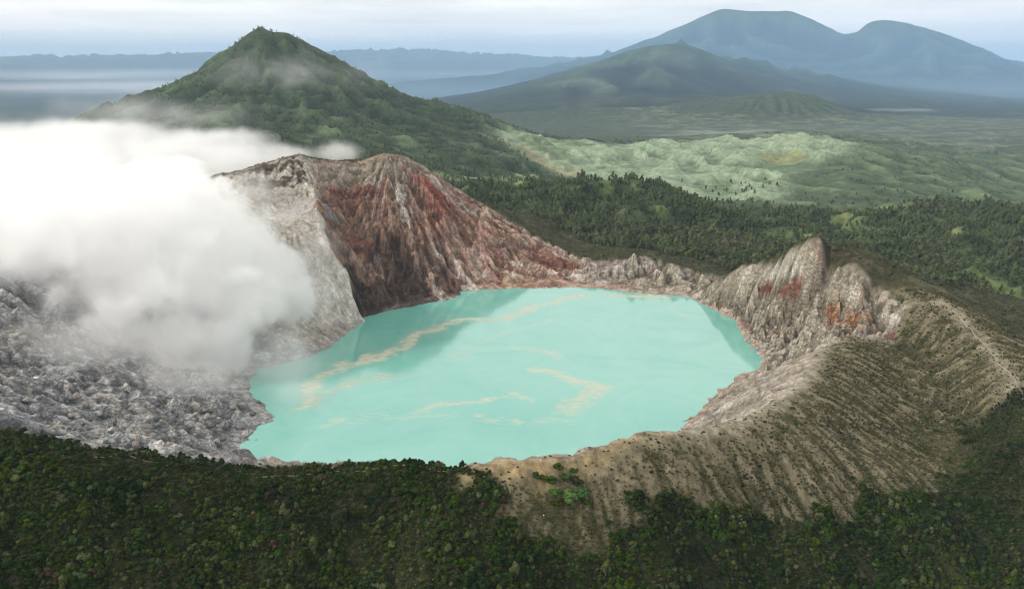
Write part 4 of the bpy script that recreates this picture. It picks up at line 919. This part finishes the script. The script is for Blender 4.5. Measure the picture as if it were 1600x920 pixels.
# ------------------------------------------------------------------ single plants and small things
def place(name, parts, loc, s, label, cat, group=None, rot=None, sz=1.0):
    e = link(bpy.data.objects.new(name, None)); e.location = loc; e.scale = (s, s, s * sz); e.rotation_euler = (0, 0, rs.uniform(0, 6.28) if rot is None else rot); e.empty_display_size = .4
    tag(e, label, cat, group)
    for nm, me in parts:
        c = link(bpy.data.objects.new(nm, me)); c.parent = e
    return e
def one(name, me, loc, s, label, cat, group=None, sz=1.0, rz=None):
    o = link(bpy.data.objects.new(name, me)); o.location = loc; o.scale = (s, s, s * sz); o.rotation_euler = (0, 0, rs.uniform(0, 6.28) if rz is None else rz)
    return tag(o, label, cat, group)
# bright green thicket beside the sandy saddle
bright = [broad_crown(200 + i, 1.05, .8, 10, 50).mesh('crown', [M_BRIGHT]) for i in range(2)]
bt = trunk_mb(260, .8).mesh('trunk', [M_BARK])
for i, (u, v, s_, lb) in enumerate([(888, 782, 9.0, 'largest bright green rounded tree in the gully below the sandy saddle'), (866, 774, 6.0, 'bright green tree beside the largest bright green tree below the saddle'), (884, 748, 5.0, 'small bright green tree uphill of the bright green thicket'), (908, 774, 6.5, 'bright green tree on the scrub side of the green thicket')]):
    p = G.cast(u, v, Zt); place('leafy_tree', [('crown', bright[i % 2]), ('trunk', bt)], (p[0], p[1], p[2] - .8), s_, lb, 'tree', sz=.8)
darkc = [broad_crown(230 + i, 1, .85, 9, 46).mesh('crown', [M_LEAF]) for i in range(2)]
for i, (u, v, s_) in enumerate([(872, 735, 3.0), (880, 752, 3.6), (862, 757, 3.3), (897, 755, 3.4), (905, 760, 2.8), (848, 752, 3.0), (870, 792, 3.2), (912, 790, 3.2), (838, 747, 2.6), (895, 740, 2.6)]):
    p = G.cast(u, v, Zt); place('dark_tree', [('crown', darkc[i % 2]), ('trunk', bt)], (p[0], p[1], p[2] - .5), s_ * 1.5, 'dark green tree crowding round the bright green thicket below the saddle', 'tree', 'dark trees round the bright thicket')
# shrubs dotted over the sand and the bare crest
bm2 = [bush(300 + i, 5, 26).mesh('shrub', [M_LEAF if i % 2 else M_SCRUB]) for i in range(4)]
cnt = 0
for u, v in [(712, 726), (728, 724), (742, 722), (752, 720), (765, 716), (790, 711), (818, 711), (825, 712), (852, 713), (860, 712), (744, 736), (753, 738), (766, 739), (776, 731), (782, 740), (795, 736), (803, 732), (808, 728), (788, 752), (802, 757), (818, 762),
             (760, 731), (834, 741), (826, 752), (796, 746), (815, 744), (757, 727), (890, 710), (905, 704), (922, 699), (945, 691), (965, 683), (1000, 670), (1015, 669), (1018, 668), (1050, 670), (930, 703), (938, 712), (950, 703), (975, 690), (990, 684), (1012, 681),
             (1035, 680), (1060, 678), (1090, 672), (1100, 670), (1120, 664), (1130, 668), (925, 722), (940, 724), (960, 712), (980, 705), (995, 697), (916, 726), (900, 720), (908, 732), (930, 740), (1030, 690), (1045, 694), (1075, 684), (1150, 660), (1165, 652), (1190, 640), (1210, 632)]:
    p = G.cast(u, v + 1.5, Zt)
    if p[1] > 900: continue
    one('shrub', bm2[cnt % 4], (p[0], p[1], p[2] - .15), rs.uniform(.9, 1.9), 'small dark shrub dotted on the bare sandy rim crest', 'shrub', 'shrubs on the sandy rim crest'); cnt += 1
# leafless trees on the rim against the lake
def bare_tree(seed):
    q = np.random.default_rng(seed); m = MB(); b_ = MB()
    m.tube((0, 0, -.3), (.1, 0, 1.6), .11, .08); m.tube((.1, 0, 1.6), (0, .15, 2.6), .08, .05)
    for i in range(11):
        a = q.uniform(0, 6.28); z0 = q.uniform(1.1, 2.6); L_ = q.uniform(.9, 1.7); e_ = np.array((math.cos(a) * L_ * .8, math.sin(a) * L_ * .8, z0 + L_ * .8)); s0 = np.array((.05, .05, z0))
        b_.tube(s0, e_, .05, .025, 4)
        for j in range(4):
            b2 = a + q.normal(0, .8); l2 = q.uniform(.3, .8); st_ = s0 + (e_ - s0) * q.uniform(.5, 1); b_.tube(st_, st_ + np.array((math.cos(b2) * l2 * .7, math.sin(b2) * l2 * .7, l2 * .7)), .028, .012, 3)
        b_.leaves(e_, (.45, .45, .35), 9, .10, q)
    return m.mesh('trunk', [M_BARK]), b_.mesh('branches', [M_BARK if seed % 2 else M_OLIVE])
bts = [bare_tree(400 + i) for i in range(4)]
rim_xy = np.array(near_rim)
def rim_point(u):
    """crest point of the near rim in the column u"""
    uu = np.array([project(*p)[0] for p in near_rim]); xx = np.interp(u, uu, rim_xy[:, 0]); yy = np.interp(u, uu, rim_xy[:, 1]); return xx, yy, float(G.at(xx, yy))
for i, (u, s_) in enumerate([(428, 1.0), (452, 1.1), (474, 1.35), (498, 1.2), (506, 1.3), (532, 1.5), (540, 1.2), (566, .9), (577, .9), (420, .8), (462, .9), (486, .8)]):
    p = rim_point(u); place('bare_tree', [('trunk', bts[i % 4][0]), ('branches', bts[i % 4][1])], (p[0], p[1], p[2] - .2), s_ * 1.25, 'thin sparse-branched tree on the rim crest seen against the turquoise water', 'tree', 'sparse trees on the crest before the lake')
# trees standing alone on the pale meadow
for i in range(24):
    u = rs.normal(1150, 26); v = rs.normal(296, 9)
    p = H.cast(u, v, Z2, 6500)
    one('meadow_tree', cas_meshes[i % 6], (p[0], p[1], p[2] - .5), rs.uniform(14, 24), 'lone dark tree on the pale green meadow between the hills', 'tree', 'lone trees on the meadow', sz=.9)
# rocks
M_ROCK = plain_mat('boulder_rock', (.17, .155, .14), (.40, .37, .33), .9, bump=.25)
M_WROCK = plain_mat('white_rock', (.45, .43, .39), (.66, .64, .60), 1.2, bump=.15)
M_DROCK = plain_mat('dark_rock', (.07, .065, .062), (.20, .19, .185), .9, bump=.25)
def rock_mesh(seed, mat):
    q = np.random.default_rng(seed); v, f = ICO2; v = v.copy(); n_ = np.zeros(len(v))
    for i in range(9):
        d_ = q.normal(size=3); d_ /= np.linalg.norm(d_); lim = q.uniform(.55, .85); t_ = v @ d_; ov = np.clip(t_ - lim, 0, None); v -= ov[:, None] * d_ * .95
    v *= 1 + q.uniform(-.06, .06, (len(v), 1)); v *= q.uniform(.7, 1.2, 3); m = MB(); m.add(v, f); return m.mesh('boulder', [mat])
rk = [rock_mesh(500 + i, M_ROCK) for i in range(5)]; rw = [rock_mesh(520 + i, M_WROCK) for i in range(3)]; rd = [rock_mesh(530 + i, M_DROCK) for i in range(4)]
def rocks(n_, uv, jit, sizes, meshes, label, group, nm='boulder'):
    for i in range(n_):
        u, v = uv[i % len(uv)]; p = G.cast(u + rs.normal(0, jit), v + rs.normal(0, jit * .6), np.maximum(Zt, 0)); s_ = rs.uniform(*sizes)
        if p[2] < .6 or (nm == 'boulder' and 'white' not in label and (GS(ins, np.array([p[0]]), np.array([p[1]]))[0] < .6 or GS(crest_d, np.array([p[0]]), np.array([p[1]]))[0] < 28)): continue
        one(nm, meshes[i % len(meshes)], (p[0], p[1], p[2] + s_ * .15), s_, label, 'rock', group)
rocks(46, [(1180, 535), (1200, 550), (1220, 560), (1235, 545), (1215, 530), (1240, 565), (1190, 520)], 10, (1.5, 4.5), rk, 'broken grey boulder on the scree below the rugged ridge', 'boulders below the rugged ridge')
rocks(60, [(60, 600), (120, 640), (200, 650), (260, 640), (320, 640), (370, 640), (200, 690), (300, 690)], 26, (1.5, 4.5), rk + rd, 'angular grey boulder in the bare crater basin by the steam', 'boulders in the bare crater basin')
rocks(7, [(790, 779), (798, 775), (862, 824), (806, 786), (745, 764), (850, 805), (838, 792)], 1.5, (.5, .9), rw, 'white rock lying on the dry slope below the saddle', 'white rocks below the saddle')
for u, v, s_, lb in [(386, 687, 3.2, 'larger dark rock standing out of the lake by the grey shore'), (401, 687, 2.0, 'smaller dark rock in the lake beside the larger one')]:
    p = pz(u, v, -.4); one('lake_rock', rd[int(s_) % 4], p, s_, lb, 'rock', sz=.45)
# slim white posts on the saddle
M_WHITE = plain_mat('white_paint', (.74, .74, .72), (.82, .82, .80), 4.0, .6, .01)
def marker(h):
    m = MB(); m.tube((0, 0, -.3), (0, 0, h), .16, .13, 8); b_ = MB(); x0 = .55
    b_.add([(sx * x0, sy * .06, h * .72 + sz_ * .32) for sx in (-1, 1) for sy in (-1, 1) for sz_ in (-1, 1)], [[0, 1, 3, 2], [4, 6, 7, 5], [0, 4, 5, 1], [2, 3, 7, 6], [0, 2, 6, 4], [1, 5, 7, 3]])
    return m.mesh('post', [M_WHITE]), b_.mesh('board', [M_WHITE])
for u, v, h, lb in [(840, 715, 2.4, 'white marker post at the very edge of the sandy saddle'), (845, 721, 3.0, 'taller white marker post just inside the saddle edge')]:
    p = G.cast(u, v, Zt); pm, bm_ = marker(h); place('marker_post', [('post', pm), ('board', bm_)], (p[0], p[1], p[2]), 1, lb, 'post', rot=.2)

# ------------------------------------------------------------------ footpaths, draped on the ground
M_PATH = plain_mat('trodden_earth', (.13, .095, .055), (.22, .17, .10), .5, bump=.05)
M_PATHW = plain_mat('pale_ash_path', (.22, .19, .14), (.34, .30, .23), .5, bump=.05)
def path(px, w, mat, label, lift=.35):
    W3 = np.array([G.cast(u, v, Zt)[:2] for u, v in px]); seg = [W3[0]]
    for a, b_ in zip(W3[:-1], W3[1:]):
        n_ = max(1, int(np.linalg.norm(b_ - a) / 1.5)); seg += [a + (b_ - a) * (i + 1) / n_ for i in range(n_)]
    S = np.array(seg); S = S + np.stack([pn(S[:, 0] / 9, S[:, 1] / 9, 701), pn(S[:, 0] / 9, S[:, 1] / 9, 702)], -1) * 2.2
    T = np.gradient(S, axis=0); T /= np.linalg.norm(T, axis=1)[:, None] + 1e-9; Nn = np.stack([-T[:, 1], T[:, 0]], -1)
    ww = w * (1 + .5 * pn(np.arange(len(S)) / 4.0, np.zeros(len(S)), 703)); Lf = S + Nn * ww[:, None] / 2; Rt = S - Nn * ww[:, None] / 2
    V = np.concatenate([np.column_stack([Lf, G.at(Lf[:, 0], Lf[:, 1]) + lift]), np.column_stack([Rt, G.at(Rt[:, 0], Rt[:, 1]) + lift])]); k_ = len(S)
    me = bpy.data.meshes.new('footpath'); me.from_pydata(V.tolist(), [], [[i, i + 1, k_ + i + 1, k_ + i] for i in range(k_ - 1)]); me.materials.append(mat)
    tag(link(bpy.data.objects.new('footpath', me)), label, kind='structure')
path([(1462, 474), (1490, 487), (1505, 505), (1520, 521), (1540, 540), (1552, 556), (1562, 572), (1580, 586), (1590, 603), (1597, 625)], 1.0, M_PATHW, 'pale footpath along the ridge')
path([(1518, 618), (1512, 632), (1505, 642), (1503, 652)], 1.3, M_PATH, 'pale washed-out track end at the gully mouth')
path([(400, 747), (440, 746), (480, 744), (510, 737), (545, 735), (575, 738), (610, 731), (640, 729), (690, 737), (720, 736)], .9, M_PATH, 'earth footpath through the scrub below the rim crest', .6)
path([(150, 716), (200, 714), (240, 724), (270, 732)], .8, M_PATH, 'earth footpath through the trees below the left rim', .6)

# ------------------------------------------------------------------ steam, mist and haze
def vapour(name, label, blobs, dens, nscale, namp, gain, thresh=0.0, voxel=9.0, step=.4, inflate=1.18, colour=(1, 1, 1), aniso=.0):
    """closed lumpy body filled with a scattering volume that thins out towards its surface"""
    mb = MB()
    for c, r in blobs: v, f = ICO2; mb.add(v * np.asarray(r) * inflate + np.asarray(c), f)
    me = mb.mesh(name + '_body', []); tmp = bpy.data.objects.new('tmp', me); link(tmp)
    rm = tmp.modifiers.new('r', 'REMESH'); rm.mode = 'VOXEL'; rm.voxel_size = voxel
    ev = tmp.evaluated_get(bpy.context.evaluated_depsgraph_get()); fin = bpy.data.meshes.new_from_object(ev); fin.name = name
    bpy.data.objects.remove(tmp); bpy.data.meshes.remove(me)
    m = new_mat(name + '_vapour'); t = NT(m); out = t.n('ShaderNodeOutputMaterial'); vol = t.n('ShaderNodeVolumePrincipled', {'Color': (*colour, 1), 'Anisotropy': aniso})
    geo = t.n('ShaderNodeNewGeometry').outputs['Position']; acc = None
    for c, r in blobs:
        q = t.n('ShaderNodeVectorMath', {0: geo, 1: tuple(1.0 / a for a in r), 2: tuple(-a / b_ for a, b_ in zip(c, r))}, operation='MULTIPLY_ADD').outputs[0]
        ln = t.n('ShaderNodeVectorMath', {0: q}, operation='LENGTH').outputs['Value']
        if acc is None: acc = ln
        else: acc = t.n('ShaderNodeMath', {0: acc, 1: ln, 2: .25}, operation='SMOOTH_MIN').outputs[0]
    nz = t.n('ShaderNodeTexNoise', {'Vector': geo, 'Scale': 1.0 / nscale, 'Detail': 6.0, 'Roughness': .6, 'Distortion': .5}).outputs[0]
    f = t.math('ADD', t.math('SUBTRACT', 1.0 + inflate - 1.0 - .12, acc), t.math('MULTIPLY', t.math('SUBTRACT', nz, .5 + thresh), namp))
    f = t.math('MULTIPLY', f, gain, True); f = t.math('MULTIPLY', f, f)
    t.t.links.new(t.math('MULTIPLY', f, dens), vol.inputs['Density']); t.t.links.new(vol.outputs[0], out.inputs['Volume'])
    m.cycles.volume_step_rate = step
    fin.materials.clear(); fin.materials.append(m)
    o = link(bpy.data.objects.new(name, fin)); tag(o, label, kind='stuff'); return o
def pb(u, v, Yd, ru, rv, ry):
    p = py(u, v, Yd); s_ = (Yd * cp + (CAM_H - p[2]) * sp) / FOC; return (p, (ru * s_, ry, rv * s_))
vapour('steam_plume', 'dense white steam billowing out of the crater', [pb(90, 375, 1000, 190, 110, 110), pb(215, 345, 1030, 120, 85, 90), pb(315, 370, 1060, 105, 88, 85), pb(395, 425, 1090, 85, 72, 70), pb(440, 462, 1090, 62, 50, 50),
       pb(330, 475, 1010, 110, 85, 70), pb(180, 455, 970, 150, 85, 80), pb(345, 540, 960, 55, 50, 40), pb(265, 530, 940, 90, 52, 45), pb(-60, 400, 1000, 190, 100, 110), pb(40, 300, 1150, 180, 70, 90), pb(250, 290, 1120, 90, 45, 60)], .030, 56.0, 1.6, 5.0)
vapour('steam_veil', 'thin drifting steam over the grey basin and lake edge', [pb(430, 560, 960, 90, 70, 60), pb(300, 590, 860, 150, 55, 60), pb(120, 540, 850, 170, 60, 60), pb(480, 470, 1120, 60, 80, 40), pb(500, 400, 1180, 55, 60, 45), pb(460, 620, 880, 70, 40, 50), pb(390, 300, 1330, 70, 40, 50), pb(450, 350, 1270, 60, 50, 45)], .0085, 60.0, 1.5, 1.5, voxel=10)
vapour('fog_bank', 'white fog bank filling the valley behind the crater', [pb(60, 262, 1900, 280, 62, 240), pb(250, 255, 1800, 160, 50, 180), pb(380, 262, 1750, 90, 42, 120), pb(-150, 260, 2000, 200, 70, 250), pb(120, 215, 2300, 200, 30, 220), pb(330, 222, 2100, 100, 25, 150), pb(530, 240, 1720, 50, 24, 60), pb(450, 245, 1740, 60, 24, 70)], .014, 110.0, 1.7, 1.7, voxel=24)
vapour('cloud_wisp', 'thin cloud wisps trailing over the flank of the green cone', [pb(230, 175, 3400, 170, 34, 250), pb(460, 112, 3950, 190, 42, 160), pb(90, 195, 3200, 200, 36, 300), pb(330, 185, 3200, 120, 34, 200), pb(160, 170, 3700, 170, 30, 200)], 0.0015, 230.0, 2.4, 1.3, thresh=.06, voxel=45)
vapour('valley_mist', 'low white mist lying on the valley floor', [((pz(1120, 207, -170)), (520, 300, 22)), ((pz(1060, 212, -170)), (380, 160, 18)), ((pz(1420, 172, -165)), (900, 260, 25)), ((pz(1180, 203, -168)), (300, 160, 22))], .0018, 260.0, 2.2, 1.0, voxel=30, inflate=1.1)
vapour('valley_haze', 'bluish morning haze lying over the valley and the feet of the mountains', [((2600, 6200, -290), (5200, 2900, 260)), ((4000, 13800, -200), (15000, 3300, 330)), ((-2500, 9500, -420), (5000, 3500, 260))], .00011, 2500.0, .35, 1.5, voxel=220, colour=(.66, .83, 1))
vapour('mountain_haze', 'pale blue haze in front of the far volcanoes', [((4500, 12000, 200), (17000, 5600, 1700))], 6.2e-5, 6000.0, .2, 1.6, voxel=400, colour=(.30, .62, 1))
vapour('lowland_mist', 'pale mist over the far lowland', [((-12000, 34000, -380), (16000, 7000, 420)), ((-1500, 33000, -380), (8000, 5000, 330)), ((-9000, 22000, -400), (9000, 6000, 260))], .00022, 5000.0, .7, 1.6, voxel=500)
bpy.context.view_layer.update()
hb = bpy.data.meshes.new('haze'); bm = bmesh.new(); bmesh.ops.create_cube(bm, size=1.0); bm.to_mesh(hb); bm.free()
hz_o = link(bpy.data.objects.new('haze', hb)); hz_o.scale = (186000, 134000, 2200); hz_o.location = (0, 34000, 538); tag(hz_o, 'pale morning haze', kind='stuff')
hmat = new_mat('haze_air'); t = NT(hmat); out = t.n('ShaderNodeOutputMaterial'); vol = t.n('ShaderNodeVolumePrincipled', {'Color': (.56, .76, 1, 1), 'Density': 2.1e-5, 'Anisotropy': -.15})
t.t.links.new(vol.outputs[0], out.inputs['Volume']); hb.materials.append(hmat)
